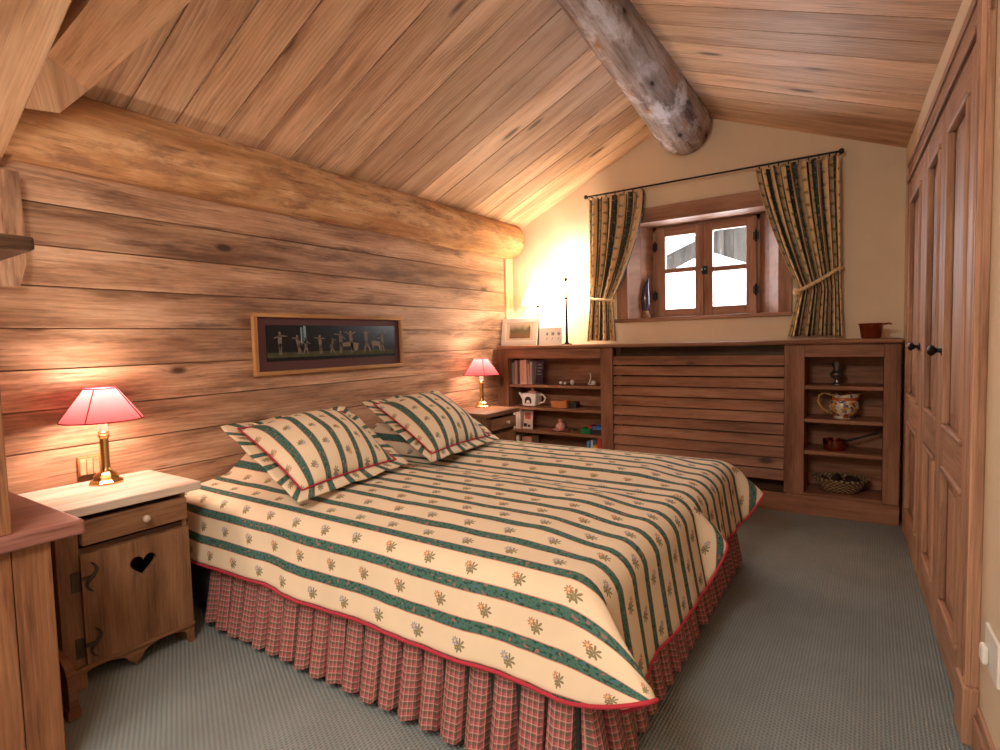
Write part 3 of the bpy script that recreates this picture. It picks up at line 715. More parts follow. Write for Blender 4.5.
def pillow(BL, BR, TL, TR, label, seed, thick=.115):
    BL, BR, TL, TR = map(Vector, (BL, BR, TL, TR))
    cen = (BL + BR + TL + TR) / 4
    wv = ((BR - BL) + (TR - TL)) / 2; hv = ((TL - BL) + (TR - BR)) / 2
    nrm = wv.cross(-hv); nrm.normalize()
    if nrm.z < 0: nrm = -nrm
    def bil(a, b): return (BL * (1 - a) + BR * a) * (1 - b) + (TL * (1 - a) + TR * a) * b
    Wl, Hl = wv.length, hv.length
    fw = .055; ia, ib = fw / Wl, fw / Hl
    t = thing('pillow', cen - Vector((0, 0, .1)), label, 'pillow', 'flanged striped pillows')
    m = MB()
    def dome(i, j, sg):
        x = 2 * i - 1; y = 2 * j - 1
        hgt = ((1 - abs(x) ** 2.3) * (1 - abs(y) ** 2.3)) ** .72
        px = (1 - .05 * (1 - y * y)) * x; py = (1 - .05 * (1 - x * x)) * y
        a = .5 + px * (.5 - ia); b = .5 + py * (.5 - ib)
        hgt *= 1 + .10 * noise.noise((i * 3 + seed, j * 3, 0))
        return bil(a, b) + nrm * (hgt * thick * (1.15 if sg > 0 else -.75)) 
    m.grid(lambda i, j: dome(i, j, 1), 36, 36, lambda i, j: (Hl * j, Wl * i)); m.grid(lambda i, j: dome(i, j, -1), 36, 36, lambda i, j: (Hl * j, Wl * i), flip=True)
    m.build('cushion', M['pillow'], t, merge=True, smooth=True)
    def rim(i, j, e):
        x = 2 * i - 1; y = 2 * j - 1
        px = (1 - .05 * (1 - y * y)) * x; py = (1 - .05 * (1 - x * x)) * y
        a = .5 + px * (.5 - ia); b = .5 + py * (.5 - ib)
        a2 = i; b2 = j
        q = bil(lerp(a, a2, e), lerp(b, b2, e))
        return q + nrm * (.012 * e * noise.noise((i * 6 + seed, j * 6, 3)) + .002)
    m = MB(); N = 40
    edges = [lambda s: (s, 0), lambda s: (1, s), lambda s: (1 - s, 1), lambda s: (0, 1 - s)]
    for k, e in enumerate(edges):
        ln = Wl if k in (0, 2) else Hl
        m.grid(lambda i, j, e=e: rim(*e(i), j), N, 3, lambda i, j, ln=ln: (j * fw + .4, ln * i))
    m.build('flange', M['pillow'], t, merge=True, smooth=True, solid=.003)
    m = MB(); loop = []
    for e in edges: loop += [rim(*e(s / 20), 0.0) + nrm * .004 for s in range(20)]
    m.tube(loop, .0035, 6, closed=True); m.build('piping', M['piping'], t, smooth=True)
    return t
pillow((-1.80, 1.285, .612), (-1.875, 1.97, .618), (-2.47, 1.375, .845), (-2.47, 2.10, .855), 'striped flanged pillow on the near bed, leaning left of the picture', 1.0)
pillow((-1.80, 2.05, .618), (-1.87, 2.76, .612), (-2.52, 2.27, .862), (-2.52, 2.97, .867), 'striped flanged pillow on the far bed, closer to the far lamp', 4.0)

# ------------------------------------------------------------------ nightstands
def heart(cx, cz, s):
    out = []
    for k in range(40):
        a = 2 * PI * k / 40
        out.append((cx + s * 16 * sin(a) ** 3 / 16, cz + s * (13 * cos(a) - 5 * cos(2 * a) - 2 * cos(3 * a) - cos(4 * a)) / 16))
    return out
def nightstand(y0, y1, X, zt, label, full):
    t = thing('nightstand', (X - .2, (y0 + y1) / 2, 0), label, 'nightstand', 'pine nightstands')
    xb = -2.735
    m = MB(); m.box(xb - .01, X + .025, y0 - .02, y1 + .055, zt - .034, zt, ax='y'); m.build('top', M['nighttop'] if full else M['night'], t, bevel=.005)
    for ya, yb in ((y0, y0 + .02), (y1 - .02, y1)):
        m = MB(); m.box(xb, X - .022, ya, yb, .0, zt - .034, ax='z'); m.build('side_panel', M['night'], t)
    m = MB(); m.box(xb, xb + .012, y0 + .02, y1 - .02, .03, zt - .034, ax='z'); m.build('back_panel', M['night'], t)
    m = MB(); m.box(xb + .012, X - .03, y0 + .02, y1 - .02, .09, .105, ax='y'); m.build('bottom', M['night'], t)
    for ya, yb in ((y0, y0 + .068), (y1 - .018, y1)):
        m = MB(); m.box(X - .022, X, ya, yb, 0, zt - .034, ax='z'); m.build('stile', M['night'], t, bevel=.003)
    # drawer
    m = MB(); ya, yb = y0 + .072, y1 - .004; z1 = zt - .054; z0 = z1 - .088
    m.box(X - .018, X + .022, ya, yb, z0, z1, ax='y'); m.box(X - .35, X - .018, ya + .02, yb - .03, z0 + .01, z1 - .01, ax='y')
    d = m.build('drawer', M['night'], t, bevel=.005)
    m = MB(); m.lathe([(.006, 0), (.006, .012), (.013, .020), (.014, .027), (.008, .033), (0, .034)], 0, 0, 14, fn=lambda x, y, z: (X + .022 + z, (ya + yb) / 2 + .02 + x, (z0 + z1) / 2 + .005 + y)); m.build('knob', M['nighttop'], d, smooth=True)
    m = MB(); m.box(X - .022, X - .003, y0 + .068, y1 - .018, z0 - .035, z0 - .012, ax='y'); m.build('gap_shade_strip', M['cornice'], t)  # dark strip, its colour stands in for shade in the gap under the drawer
    # door with a heart cut out
    m = MB(); zd = z0 - .030
    m.prism([[(ya - .008, .085), (yb, .085), (yb, zd), (ya - .008, zd)], heart((ya + yb) / 2 + .01, zd - .098, .047)], X - .004, X + .020, lambda a, b, c: (c, a, b), ax=1)
    d = m.build('door', M['night'], t, bevel=.002)
    for z in (zd - .085, .16):
        m = MB(); pts = []
        for k in range(25):
            s = k / 24; a = (s - .5) * 2
            pts.append((X + .023, ya + .022 + .016 * sin(a * PI * 1.0), z + a * .052))
        m.tube(pts, [.003 + .004 * (1 - abs(k / 12 - 1)) for k in range(25)], 6)
        m.box(X + .020, X + .026, ya - .012, ya + .03, z - .006, z + .006); m.box(X + .0, X + .006, ya - .034, ya - .010, z - .045, z + .025)
        m.build('hinge', M['dkiron'], d)
    # scalloped skirt
    m = MB(); lo = []
    for k in range(41):
        s = k / 40; y = lerp(y0, y1, s)
        z = 0.0 if s < .06 or s > .94 else .018 + .05 * abs(sin(2.0 * PI * s)) ** .6 - (.012 if .44 < s < .56 else 0)
        lo.append((y, z))
    m.prism([lo + [(y1, .082), (y0, .082)]], X - .002, X + .014, lambda a, b, c: (c, a, b)); m.box(X + .014, X + .024, y0, y1, .072, .088, ax='y')
    m.build('skirting', M['night'], t, bevel=.002)
    return t
nightstand(.69, 1.13, -2.325, .657, 'worn pine nightstand with a heart cut-out door, nearest the viewer', True)
nightstand(3.31, 3.70, -2.365, .672, 'pine nightstand with one drawer between far bed and bookcase', False)

# ------------------------------------------------------------------ lamps
def point(name, loc, w, col=(1, .83, .64), r=.03):
    l = bpy.data.lights.new(name, 'POINT'); l.energy = w; l.color = col; l.shadow_soft_size = r
    o = bpy.data.objects.new(name, l); COL.objects.link(o); o.location = loc; return o
def red_lamp(x, y, z, label, watts):
    t = thing('table_lamp', (x, y, z), label, 'lamp', 'brass bedside lamps')
    m = MB(); m.lathe([(.062, 0), (.064, .006), (.056, .012), (.050, .016), (.046, .030), (.036, .040), (.026, .048)], x, y, 8, z); m.build('base', M['brass'], t, bevel=.002)
    m = MB(); m.lathe([(.024, .048), (.018, .056), (.0165, .07), (.0165, .185), (.021, .19), (.022, .198), (.017, .205), (.020, .212), (.016, .216)], x, y, 20, z); m.build('column', M['brass'], t, smooth=True)
    m = MB(); m.lathe([(.0165, .216), (.0175, .285), (.006, .288)], x, y, 16, z); m.build('candle_tube', M['candle'], t, smooth=True)
    m = MB(); m.lathe([(0, .300), (.016, .308), (.022, .325), (.018, .345), (0, .358)], x, y, 14, z); m.build('bulb', M['bulb'], t, smooth=True)
    m = MB(); m.lathe([(.145, .262), (.056, .392)], x, y, 40, z, cap=False); s = m.build('lamp_shade', M['shade_red'], t, smooth=True)
    m = MB()
    for r, h in ((.145, .262), (.056, .392)): m.tube([(x + r * cos(2 * PI * k / 40), y + r * sin(2 * PI * k / 40), z + h) for k in range(40)], .0025, 6, closed=True)
    for a in (-.75, -.75 + PI / 2, -.75 + PI, -.75 - PI / 2): m.tube([(x + .1465 * cos(a), y + .1465 * sin(a), z + .262), (x + .0575 * cos(a), y + .0575 * sin(a), z + .392)], .0022, 6)
    m.build('trim', M['shade_seam'], s)
    point('lamp_bulb_light', (x, y, z + .375), watts * .65)
    point('lamp_bulb_light', (x, y, z + .292), watts * .8)
red_lamp(-2.635, .972, .658, 'lit brass lamp with red shade on the nightstand nearest the viewer', 7)
red_lamp(-2.64, 3.655, .673, 'lit brass lamp with red shade by the bookcase', 5)
def tall_lamp(x, y, zs, zt, rb, rt, label, watts):
    z = 1.1605; t = thing('table_lamp', (x, y, z), label, 'lamp', 'tall lamps by the window')
    m = MB(); h = zs - z; m.lathe([(.045, 0), (.045, .006), (.018, .012), (.011, .03), (.009, h * .5), (.006, h * .68), (.018, h * .69), (.018, h * .70), (.006, h * .71), (.006, h * .95), (.014, h * .97), (.014, h)], x, y, 16, z); m.build('stem', plain('dark_stem', (.012, .011, .010), .9, spec=.0), t, smooth=True)
    m = MB(); m.lathe([(rb, zs), (rt, zt)], x, y, 36, 0, cap=False); m.build('lamp_shade', M['shade_white'], t, smooth=True)
    m = MB(); m.lathe([(0, -.03), (.02, -.02), (.028, 0), (.02, .02), (0, .03)], x, y, 14, (zs + zt) / 2 - .01); m.build('bulb', M['bulb'], t, smooth=True)
    point('lamp_bulb_light', (x, y, zt - .02), watts * .38); point('lamp_bulb_light', (x, y, zs + .012), watts * .85)
tall_lamp(-2.465, 4.30, 1.515, 1.70, .148, .075, 'shorter iron stem lamp with white shade beside the landscape picture', 10)
tall_lamp(-2.185, 4.30, 1.73, 1.87, .165, .08, 'taller iron stem lamp with white shade beside the left curtain', 12)

# ------------------------------------------------------------------ curtains and rod
rod = thing('curtain_rod', (-1.1, 4.385, 2.39), 'thin black iron curtain rod with rings above the window', 'curtain rod')
m = MB(); m.tube([(-2.02, 4.385, 2.40), (-.19, 4.385, 2.40)], .007, 10); m.build('rod', M['iron'], rod, smooth=True)
for x in (-2.025, -.183):
    m = MB(); m.lathe([(0, -.02), (.014, -.012), (.017, 0), (.014, .012), (0, .02)], x, 4.385, 12, 2.40); m.build('finial', M['iron'], rod, smooth=True)
for x in (-1.99, -.215):
    m = MB(); m.tube([(x, 4.385, 2.40), (x, 4.469, 2.40)], .006, 8); m.build('bracket', M['iron'], rod)
for x in [-2.0 + .465 * k / 6 for k in range(7)] + [-.68 + .49 * k / 8 for k in range(9)]:
    m = MB(); m.tube([(x, 4.385 + .016 * cos(a), 2.391 + .016 * sin(a)) for a in [2 * PI * k / 14 for k in range(14)]], .0025, 6, closed=True); m.build('ring', M['iron'], rod, smooth=True)
def curtain(edges, folds, cloth, ybase, amp, label, seed):
    t = thing('curtain', (edges(.5)[0], ybase, 1.18), label, 'curtain', 'striped window curtains')
    ztop, zbot = 2.372, 1.185
    def fn(i, j):
        l, r, tight = edges(j)
        i2 = i + .012 * noise.noise((i * 5 + seed, j * 2, 0)); ph = 2 * PI * folds * i2
        a = amp * (1 - .62 * tight) * (1 + .3 * noise.noise((i * 7 + seed, 0, 0)))
        w = (r - l)
        x = l + w * i + (w / folds) * .16 * sin(2 * ph + seed) * (1 - tight)
        y = ybase + a * sin(ph + .6 * noise.noise((j * 2, i * 4, seed)))
        return (x, y, lerp(ztop, zbot, j) + .01 * noise.noise((i * 6, seed, 1)) * j)
    m = MB(); m.grid(fn, folds * 14, 50, lambda i, j: (j * 1.19, cloth * i))
    m.build('cloth', M['curtain'], t, smooth=True, merge=True, solid=.003)
    return t, fn
def eL(j):
    tj = .715
    if j < tj:
        s = (j / tj) ** 1.7; return -2.003, lerp(-1.53, -1.80, s), s ** 2
    s = (j - tj) / (1 - tj); return lerp(-2.0, -2.035, s), lerp(-1.80, -1.778, s ** .6), lerp(1, .45, s)
cl, fL = curtain(eL, 6, .62, 4.385, .03, 'striped curtain tied back on the left of the window', 1.3)
def ring_pts(fn, z, x0, x1, yb, ry, dz=0.0, n=28):
    return [(lerp(x0, x1, .5 - .5 * cos(2 * PI * k / n)), yb - ry * sin(2 * PI * k / n), z + dz * (.5 - .5 * cos(2 * PI * k / n))) for k in range(n)]
m = MB(); m.tube(ring_pts(fL, 1.545, -2.012, -1.79, 4.385, .042, -.03), .011, 8, closed=True); m.tube([(-2.01, 4.40, 1.545), (-2.04, 4.44, 1.60), (-2.05, 4.468, 1.62)], .007, 8)
m.build('tieback', M['rope'], cl, smooth=True)
def eR(j):
    tj = .73
    if j < tj:
        s = (j / tj); return lerp(-.695, -.425, .35 * s + .65 * s ** 1.5), lerp(-.19, -.175, s), s ** 3 * .7
    s = (j - tj) / (1 - tj); return lerp(-.425, -.488, s), lerp(-.175, -.158, s), lerp(.7, .35, s)
cr, fR = curtain(eR, 8, .80, 4.375, .036, 'striped curtain tied back on the right of the window', 4.4)
m = MB(); m.tube([(-.43, 4.335, 1.495), (-.40, 4.325, 1.505), (-.34, 4.322, 1.535), (-.27, 4.325, 1.575), (-.21, 4.335, 1.615), (-.175, 4.38, 1.635), (-.17, 4.468, 1.64)], .013, 8)
m.lathe([(0, -.028), (.02, -.02), (.028, 0), (.02, .02), (0, .028)], -.432, 4.335, 12, 1.49)
m.build('tieback', M['rope'], cr, smooth=True)

# ------------------------------------------------------------------ picture on the plank wall
t = thing('picture', (WX + .01, 2.345, 1.035), 'long framed picture of pale figures on black above the bed', 'picture')
y0, y1, z0, z1 = 1.768, 2.925, 1.042, 1.393; fx = WX + .003; fw = .024
m = MB(); m.box(fx, fx + .03, y0, y1, z1 - fw, z1, ax='y'); m.box(fx, fx + .03, y0, y1, z0, z0 + fw, ax='y'); m.box(fx, fx + .03, y0, y0 + fw, z0 + fw, z1 - fw, ax='z'); m.box(fx, fx + .03, y1 - fw, y1, z0 + fw, z1 - fw, ax='z')
m.build('frame', M['frame'], t, bevel=.004)
m = MB(); m.box(fx, fx + .010, y0 + fw, y1 - fw, z0 + fw, z1 - fw); m.build('mount', M['mount'], t)
py0, py1, pz0, pz1 = y0 + .082, y1 - .07, z0 + .078, z1 - .066
m = MB(); m.box(fx + .010, fx + .012, py0, py1, pz0, pz1); pr_ = m.build('print', M['black'], t)
m = MB(); m.box(fx + .012, fx + .0128, py0 + .002, py1 - .002, pz0 + .02, pz0 + .05); m.build('painted_ground', M['moss'], pr_)
m = MB(); X_ = fx + .0128
def quad2(pts): m.prism([pts], X_, X_ + .0006, lambda a, b, c: (c, a, b))
def limb(a, b, w0, w1):
    d = Vector((b[0] - a[0], b[1] - a[1])); n = Vector((-d.y, d.x)); n.normalize()
    quad2([(a[0] + n.x * w0, a[1] + n.y * w0), (a[0] - n.x * w0, a[1] - n.y * w0), (b[0] - n.x * w1, b[1] - n.y * w1), (b[0] + n.x * w1, b[1] + n.y * w1)])
def figure(y, z, h, pose):
    global m; m = MB()
    hd = (y, z + h * .93); quad2([(hd[0] + h * .065 * cos(a), hd[1] + h * .075 * sin(a)) for a in [2 * PI * k / 10 for k in range(10)]])
    sh = (y, z + h * .82); hip = (y + pose[0] * h, z + h * .48)
    limb(sh, hip, h * .10, h * .085)
    limb(hip, (y + pose[1] * h, z), h * .065, h * .03); limb(hip, (y + pose[2] * h, z), h * .065, h * .03)
    limb(sh, (y + pose[3] * h, z + pose[4] * h), h * .035, h * .02); limb(sh, (y + pose[5] * h, z + pose[6] * h), h * .035, h * .02); m.build('painted_figure', M['figure'], pr_)
gz0 = pz0 + .045
pw = py1 - py0
for fr_, h, pose in ((.085, .135, (.0, .05, -.03, -.28, .72, .35, .8)), (.20, .115, (.05, .25, .08, -.3, .85, .3, .5)), (.255, .10, (.04, -.15, .2, .35, .6, -.3, .55)), (.36, .115, (.02, .0, .12, -.35, .85, .35, .8)), (.455, .095, (-.1, .15, -.15, .3, .9, -.25, .4)), (.52, .14, (.0, .05, -.05, -.35, .85, .3, .6)), (.60, .14, (.05, .05, .15, -.3, .95, .3, .95)), (.73, .14, (.02, .3, -.1, -.2, .95, .2, .95)), (.875, .125, (.02, .15, -.1, .25, 1.0, -.3, .7))):
    figure(py0 + pw * fr_, gz0 - .01, h, pose)
m = MB(); quad2([(py0 + pw * .53, gz0 + .055), (py0 + pw * .60, gz0 + .06), (py0 + pw * .665, gz0 + .05), (py0 + pw * .66, gz0 + .01), (py0 + pw * .62, gz0 - .01), (py0 + pw * .60, gz0 + .03), (py0 + pw * .54, gz0 + .03)])
m.build('painted_cart', M['figure'], pr_); m = MB(); quad2([(py0 + pw * .775, gz0 + .06), (py0 + pw * .80, gz0 + .065), (py0 + pw * .86, gz0 + .055), (py0 + pw * .86, gz0), (py0 + pw * .85, gz0), (py0 + pw * .84, gz0 + .03), (py0 + pw * .80, gz0 + .03), (py0 + pw * .79, gz0 + .01)])
m.build('painted_animal', M['figure'], pr_)
m = MB()
quad2([(py0 + pw * .225, gz0 + .05), (py0 + pw * .235, gz0 + .05), (py0 + pw * .235, gz0 + .15), (py0 + pw * .225, gz0 + .15)]); quad2([(py0 + pw * .245, gz0 + .05), (py0 + pw * .262, gz0 + .05), (py0 + pw * .262, gz0 + .158), (py0 + pw * .245, gz0 + .158)])
m.build('painted_columns', M['mark'], pr_)

t = thing('light_switch', (WX, .97, .66), 'beige triple light switch on the planks behind the near lamp', 'switch')
m = MB(); m.box(WX + .001, WX + .012, .935, 1.018, .662, .752); m.build('plate', M['frame'], t, bevel=.003)
for k in range(3):
    m = MB(); m.box(WX + .012, WX + .017, .941 + .0245 * k, .963 + .0245 * k, .672, .742); m.build('rocker', M['beam'], t, bevel=.002)

# ------------------------------------------------------------------ dresser on the left edge
t = thing('dresser', (-2.3, .2, 0), 'reddish pine dresser with an upper hutch at the left edge', 'dresser')
zt = .72; xc, yc = -1.88, .632
m = MB(); m.box(-2.78, xc, -.75, yc, zt - .042, zt, ax='y'); m.build('top', M['drestop'], t, bevel=.006)
m = MB()
ys = [-.72, -.50, -.28, -.06, .13, .30, .47, .557]
for a, b in zip(ys[:-1], ys[1:]): m.box(xc - .05, xc - .022, a + .001, b - .001, .02, zt - .042, ax='z')
m.build('front_boards', M['dres'], t, bevel=.003)
m = MB(); m.box(-2.78, xc - .05, .527, .555, .0, zt - .042, ax='z'); m.build('side_panel', M['dres'], t)
m = MB(); m.box(-2.78, xc - .05, -.72, -.69, .0, zt - .042, ax='z'); m.build('side_panel', M['dres'], t)
m = MB(); m.box(-2.78, -1.90, .446, .475, zt, 1.475, ax='z'); m.box(-1.93, -1.90, .30, .446, zt, 1.475, ax='z'); m.build('hutch_side', M['dres'], t, bevel=.003)
m = MB(); m.box(-2.78, -1.90, -.72, -.69, zt, 1.475, ax='z'); m.build('hutch_side', M['dres'], t, bevel=.003)
m = MB(); m.box(-2.78, -2.76, -.69, .44, zt, 1.475, ax='z'); m.build('hutch_back', M['dres'], t)
m = MB(); m.box(-2.78, -1.875, -.78, .565, 1.475, 1.515, ax='y'); m.build('cornice', M['cornice'], t, bevel=.010)

rk = thing('wooden_rack', (-2.31, .66, 0), 'low wooden rack with a rounded end between dresser and nightstand', 'rack')
m = MB(); pr2 = [(-2.36, .03), (-2.15, .03)] + [(-2.15 - .075 + .075 * cos(a), .115 + .075 * sin(a)) for a in [PI / 2 * k / 8 for k in range(9)]] + [(-2.36, .19)]
m.prism([pr2], .645, .672, lambda a, b, c: (a, c, b)); m.build('end_board', M['dres'], rk, bevel=.004)
m = MB(); m.box(-2.38, -2.35, .643, .675, 0, .535, ax='z'); m.build('post', M['dres'], rk, bevel=.003)
m = MB(); m.box(-2.36, -2.15, .640, .677, 0, .034, ax='x'); m.build('foot', M['dres'], rk, bevel=.003)

# ------------------------------------------------------------------ things on the worktop
WT = 1.161
t = thing('framed_picture', (-2.63, 4.24, WT), 'small white framed landscape leaning at the left end of the worktop', 'picture')
tl = lambda x, y, z: (x, 4.215 + y + (z - WT) * .16, z)
x0, x1, z1 = -2.815, -2.44, WT + .245; fw = .045
m = MB(); m.box(x0, x1, 0, .018, z1 - fw, z1, fn=tl); m.box(x0, x1, 0, .018, WT, WT + fw, fn=tl); m.box(x0, x0 + fw, 0, .018, WT + fw, z1 - fw, ax='z', fn=tl); m.box(x1 - fw, x1, 0, .018, WT + fw, z1 - fw, ax='z', fn=tl); m.build('frame', M['white'], t, bevel=.005)
m = MB(); m.box(x0 + fw, x1 - fw, .008, .016, WT + fw, z1 - fw, fn=tl); m.build('mount', M['page'], t)
def landscape():
    g = G('small_landscape'); p = g.sep(g.n('ShaderNodeTexCoord').outputs['Object'])
    nz = g.noise(g.xyz(p[0], p[2]), 22.0, 4); h = g.add(g.mul(p[2], 9.0), g.mul(nz, .9))
    col = g.ramp(h, [(0.0, (.10, .09, .08)), (.9, (.10, .09, .08)), (1.0, (.33, .20, .10))]) 
    col = g.ramp(g.map(h, .75, 2.3), [(0.0, (.10, .11, .13)), (.3, (.30, .17, .08)), (.6, (.16, .17, .10)), (.85, (.58, .48, .36)), (1.0, (.62, .55, .46))])
    g.bsdf(col, .5); return g.mat
m = MB(); m.box(x0 + .085, x1 - .075, .004, .008, WT + .065, z1 - .06, fn=tl); m.build('painting', landscape(), t)

t = thing('white_card', (-2.34, 4.24, WT), 'small white card with three blue flower marks between the tall lamps', 'card')
tc_ = lambda x, y, z: (x, 4.215 + y + (z - WT) * .10, z)
m = MB(); m.box(-2.415, -2.195, 0, .008, WT, WT + .15, fn=tc_); cd = m.build('card', plain('bright_card', (.88, .87, .84), .5), t, bevel=.002)
for k, (x, s) in enumerate(((-2.335, .016), (-2.280, .019), (-2.222, .017))):
    m = MB(); loop = [(x + s * (.75 + .25 * cos(5 * a)) * cos(a), WT + .095 + s * (.75 + .25 * cos(5 * a)) * sin(a)) for a in [2 * PI * q / 30 for q in range(30)]]
    m.prism([loop], -.001, 0, lambda a, b, c: tc_(a, c, b)); m.build('flower_mark', M['mark'], cd); m = MB()
    m.prism([[(x - .012, WT + .045), (x - .008, WT + .043), (x + .006, WT + .064), (x + .002, WT + .066)]], -.001, 0, lambda a, b, c: tc_(a, c, b)); m.build('pen_stroke', M['mark'], cd)

t = thing('copper_pot', (-.005, 4.24, WT), 'small copper pot standing at the right end of the worktop', 'pot')
m = MB(); m.lathe([(0, 0), (.048, 0), (.054, .01), (.066, .085), (.074, .094), (.071, .096), (.062, .085), (.05, .012), (0, .010)], -.005, 4.24, 28, WT); m.build('body', M['copper'], t, smooth=True)
m = MB(); m.tube([(.060, 4.24, WT + .088), (.085, 4.235, WT + .092), (.10, 4.23, WT + .088)], .006, 8); m.build('handle', M['copper'], t, smooth=True)

t = thing('vase', (-1.60, 4.62, 1.3625), 'slender dark vase with pointed lip at the left of the window sill', 'vase')
m = MB(); m.lathe([(0, 0), (.042, 0), (.044, .03), (.034, .04), (.030, .07)], -1.60, 4.62, 16, 1.3625); m.build('stand', M['night'], t, smooth=True)
m = MB(); m.lathe([(.026, .05), (.040, .10), (.042, .17), (.034, .24), (.022, .29), (.010, .33), (.004, .35)], -1.60, 4.62, 16, 1.3625, fn=lambda x, y, z: (x + max(0, z - 1.56) ** 2 * 1.4, y, z)); m.build('body', M['darkglass'], t, smooth=True)

# display cabinet contents
t = thing('goblet', (-.19, 4.29, .859), 'pewter goblet on the top shelf of the cabinet by the wardrobe', 'goblet')
m = MB(); m.lathe([(0, 0), (.036, 0), (.036, .005), (.016, .014), (.010, .028), (.012, .036), (.034, .050), (.042, .068), (.036, .084), (.020, .094), (.022, .105), (.032, .14), (.034, .148), (.030, .148), (.018, .105), (0, .10)], -.19, 4.29, 24, .859); m.build('cup', M['pewter'], t, smooth=True)
t = thing('jug', (-.15, 4.28, .639), 'painted pottery jug with yellow handle on the cabinet shelf', 'jug')
m = MB()
def spout(x, y, z):
    k = sstep((z - .639 - .10) / .06); dx = x + .15
    return (x + (max(0, dx) ** 1.6) * 1.6 * k, y, z + max(0, dx) * .10 * k)
m.lathe([(0, 0), (.055, 0), (.058, .008), (.052, .014), (.076, .04), (.088, .075), (.084, .105), (.070, .125), (.068, .140), (.076, .160), (.073, .160), (.064, .140), (.066, .12), (.08, .08), (.05, .02), (0, .015)], -.15, 4.28, 32, .639, fn=spout); m.build('body', M['majolica'], t, smooth=True)
m = MB(); m.tube([(-.222, 4.28, .79), (-.26, 4.28, .805), (-.292, 4.28, .785), (-.298, 4.28, .745), (-.275, 4.28, .70), (-.235, 4.28, .672)], .008, 8); m.build('handle', plain('yellow_glaze', (.45, .27, .07), .2), t, smooth=True)
t = thing('saucepan', (-.20, 4.27, .425), 'small copper saucepan with a long dark handle on a cabinet shelf', 'saucepan')
m = MB(); m.lathe([(0, 0), (.062, 0), (.066, .006), (.068, .068), (.071, .07), (.065, .07), (.06, .01), (0, .008)], -.20, 4.27, 28, .425); m.build('pan', M['copper'], t, smooth=True)
m = MB(); m.tube([(-.14, 4.28, .485), (-.05, 4.30, .515), (.045, 4.32, .548)], [.009, .006, .008], 8); m.build('handle', M['iron'], t, smooth=True)
t = thing('basket', (-.165, 4.295, .143), 'oval wicker basket of dark pine cones on the lowest cabinet shelf', 'basket')
m = MB(); m.lathe([(0, 0), (.085, 0), (.10, .01), (.125, .05), (.148, .090), (.143, .090), (.12, .05), (.095, .015), (0, .01)], -.165, 4.295, 48, .143, sx=1.08, sy=.86); m.build('bowl', M['wicker'], t, smooth=True)
m = MB(); m.tube([(-.165 + .160 * cos(a), 4.295 + .126 * sin(a), .235 + .002 * sin(16 * a)) for a in [2 * PI * k / 64 for k in range(64)]], .006, 6, closed=True); m.build('rim', M['wicker'], t, smooth=True)
pc = None
for k in range(10):
    a = 2 * PI * k / 7; rr = .082 if k < 7 else .034
    if k >= 7: a = 2 * PI * (k - 7) / 3
    px, py, pz = -.165 + rr * cos(a) * 1.08, 4.295 + rr * sin(a) * .76, .220 + (.016 if k >= 7 else 0)
    if pc is None:
        m = MB(); b = 10
        prof = []
        for q in range(13):
            s = q / 12; r_ = .030 * sin(PI * (s * .9 + .08)) ** .8
            prof.append((max(0, r_ * (1.12 if q % 2 else .82)), -.028 + .062 * s))
        m.lathe(prof, px, py, 12, pz); pc = one(m, 'pine_cone', plain('dark_pine_cone', (.035, .022, .015), .6, var=.4, scale=90), 'dark pine cone lying in the oval wicker basket', 'pine cone', 'pine cones in the basket', smooth=False, origin=(px, py, pz - .028))
        pcz = pz - .028
    else:
        c = pc.copy(); COL.objects.link(c); c.scale = (.85, .85, .85); c.location = (px, py, pz - .028); c.rotation_euler = (random.uniform(-.7, .7), random.uniform(-.7, .7), random.uniform(0, 6))

# bookcase contents
def book(x0, x1, y0, y1, z, h, cover, label, group, lean=0.0, name='book', pages=True):
    t = thing(name, ((x0 + x1) / 2, y0, z), label, 'book', group)
    fn = lambda x, y, zz: (x + lean * (zz - z), y, zz)
    w = min(.004, (x1 - x0) * .15)
    m = MB(); m.box(x0, x0 + w, y0, y1, z, z + h, fn=fn); m.box(x1 - w, x1, y0, y1, z, z + h, fn=fn); m.box(x0 + w, x1 - w, y0, y0 + w, z, z + h, fn=fn); m.build('cover', cover, t)
    m = MB(); m.box(x0 + w, x1 - w, y0 + w, y1 - .004, z + .004, z + h - .005, fn=fn); m.build('pages', M['page'], t)
    return t
def bc(n, c): return plain(n, c, .6)
gA = 'books on the top bookcase shelf'
for x0, x1, h, c, lab in ((-2.693, -2.664, .190, (.22, .20, .21), 'grey spined book, leftmost on the top bookcase shelf'), (-2.661, -2.634, .208, (.45, .26, .22), 'dull pink book second from the left on the top bookcase shelf'), (-2.606, -2.572, .212, (.66, .40, .32), 'pale salmon book, left of the tall cream one on the top shelf'), (-2.570, -2.538, .215, (.70, .46, .37), 'tall cream pink book in the middle of the top shelf row'), (-2.526, -2.508, .175, (.60, .38, .30), 'short thin beige book on the top bookcase shelf'), (-2.500, -2.484, .20, (.50, .42, .42), 'thin grey book next to the black one on the top shelf')):
    book(x0, x1, 4.20, 4.36, .8185, h, bc('cover', c), lab, gA)
book(-2.632, -2.609, 4.24, 4.36, .8185, .195, bc('cover', (.05, .03, .03)), 'dark book set back in the top bookcase shelf row', gA)
m = MB()
t = thing('booklet', (-2.44, 4.25, .8185), 'black booklet standing cover out at the end of the top shelf books', 'booklet')
m.box(-2.478, -2.405, 4.245, 4.253, .8185, 1.03, fn=lambda x, y, z: (x + .12 * (z - .8185), y, z)); q = m.build('cover', bc('cover', (.04, .02, .045)), t)
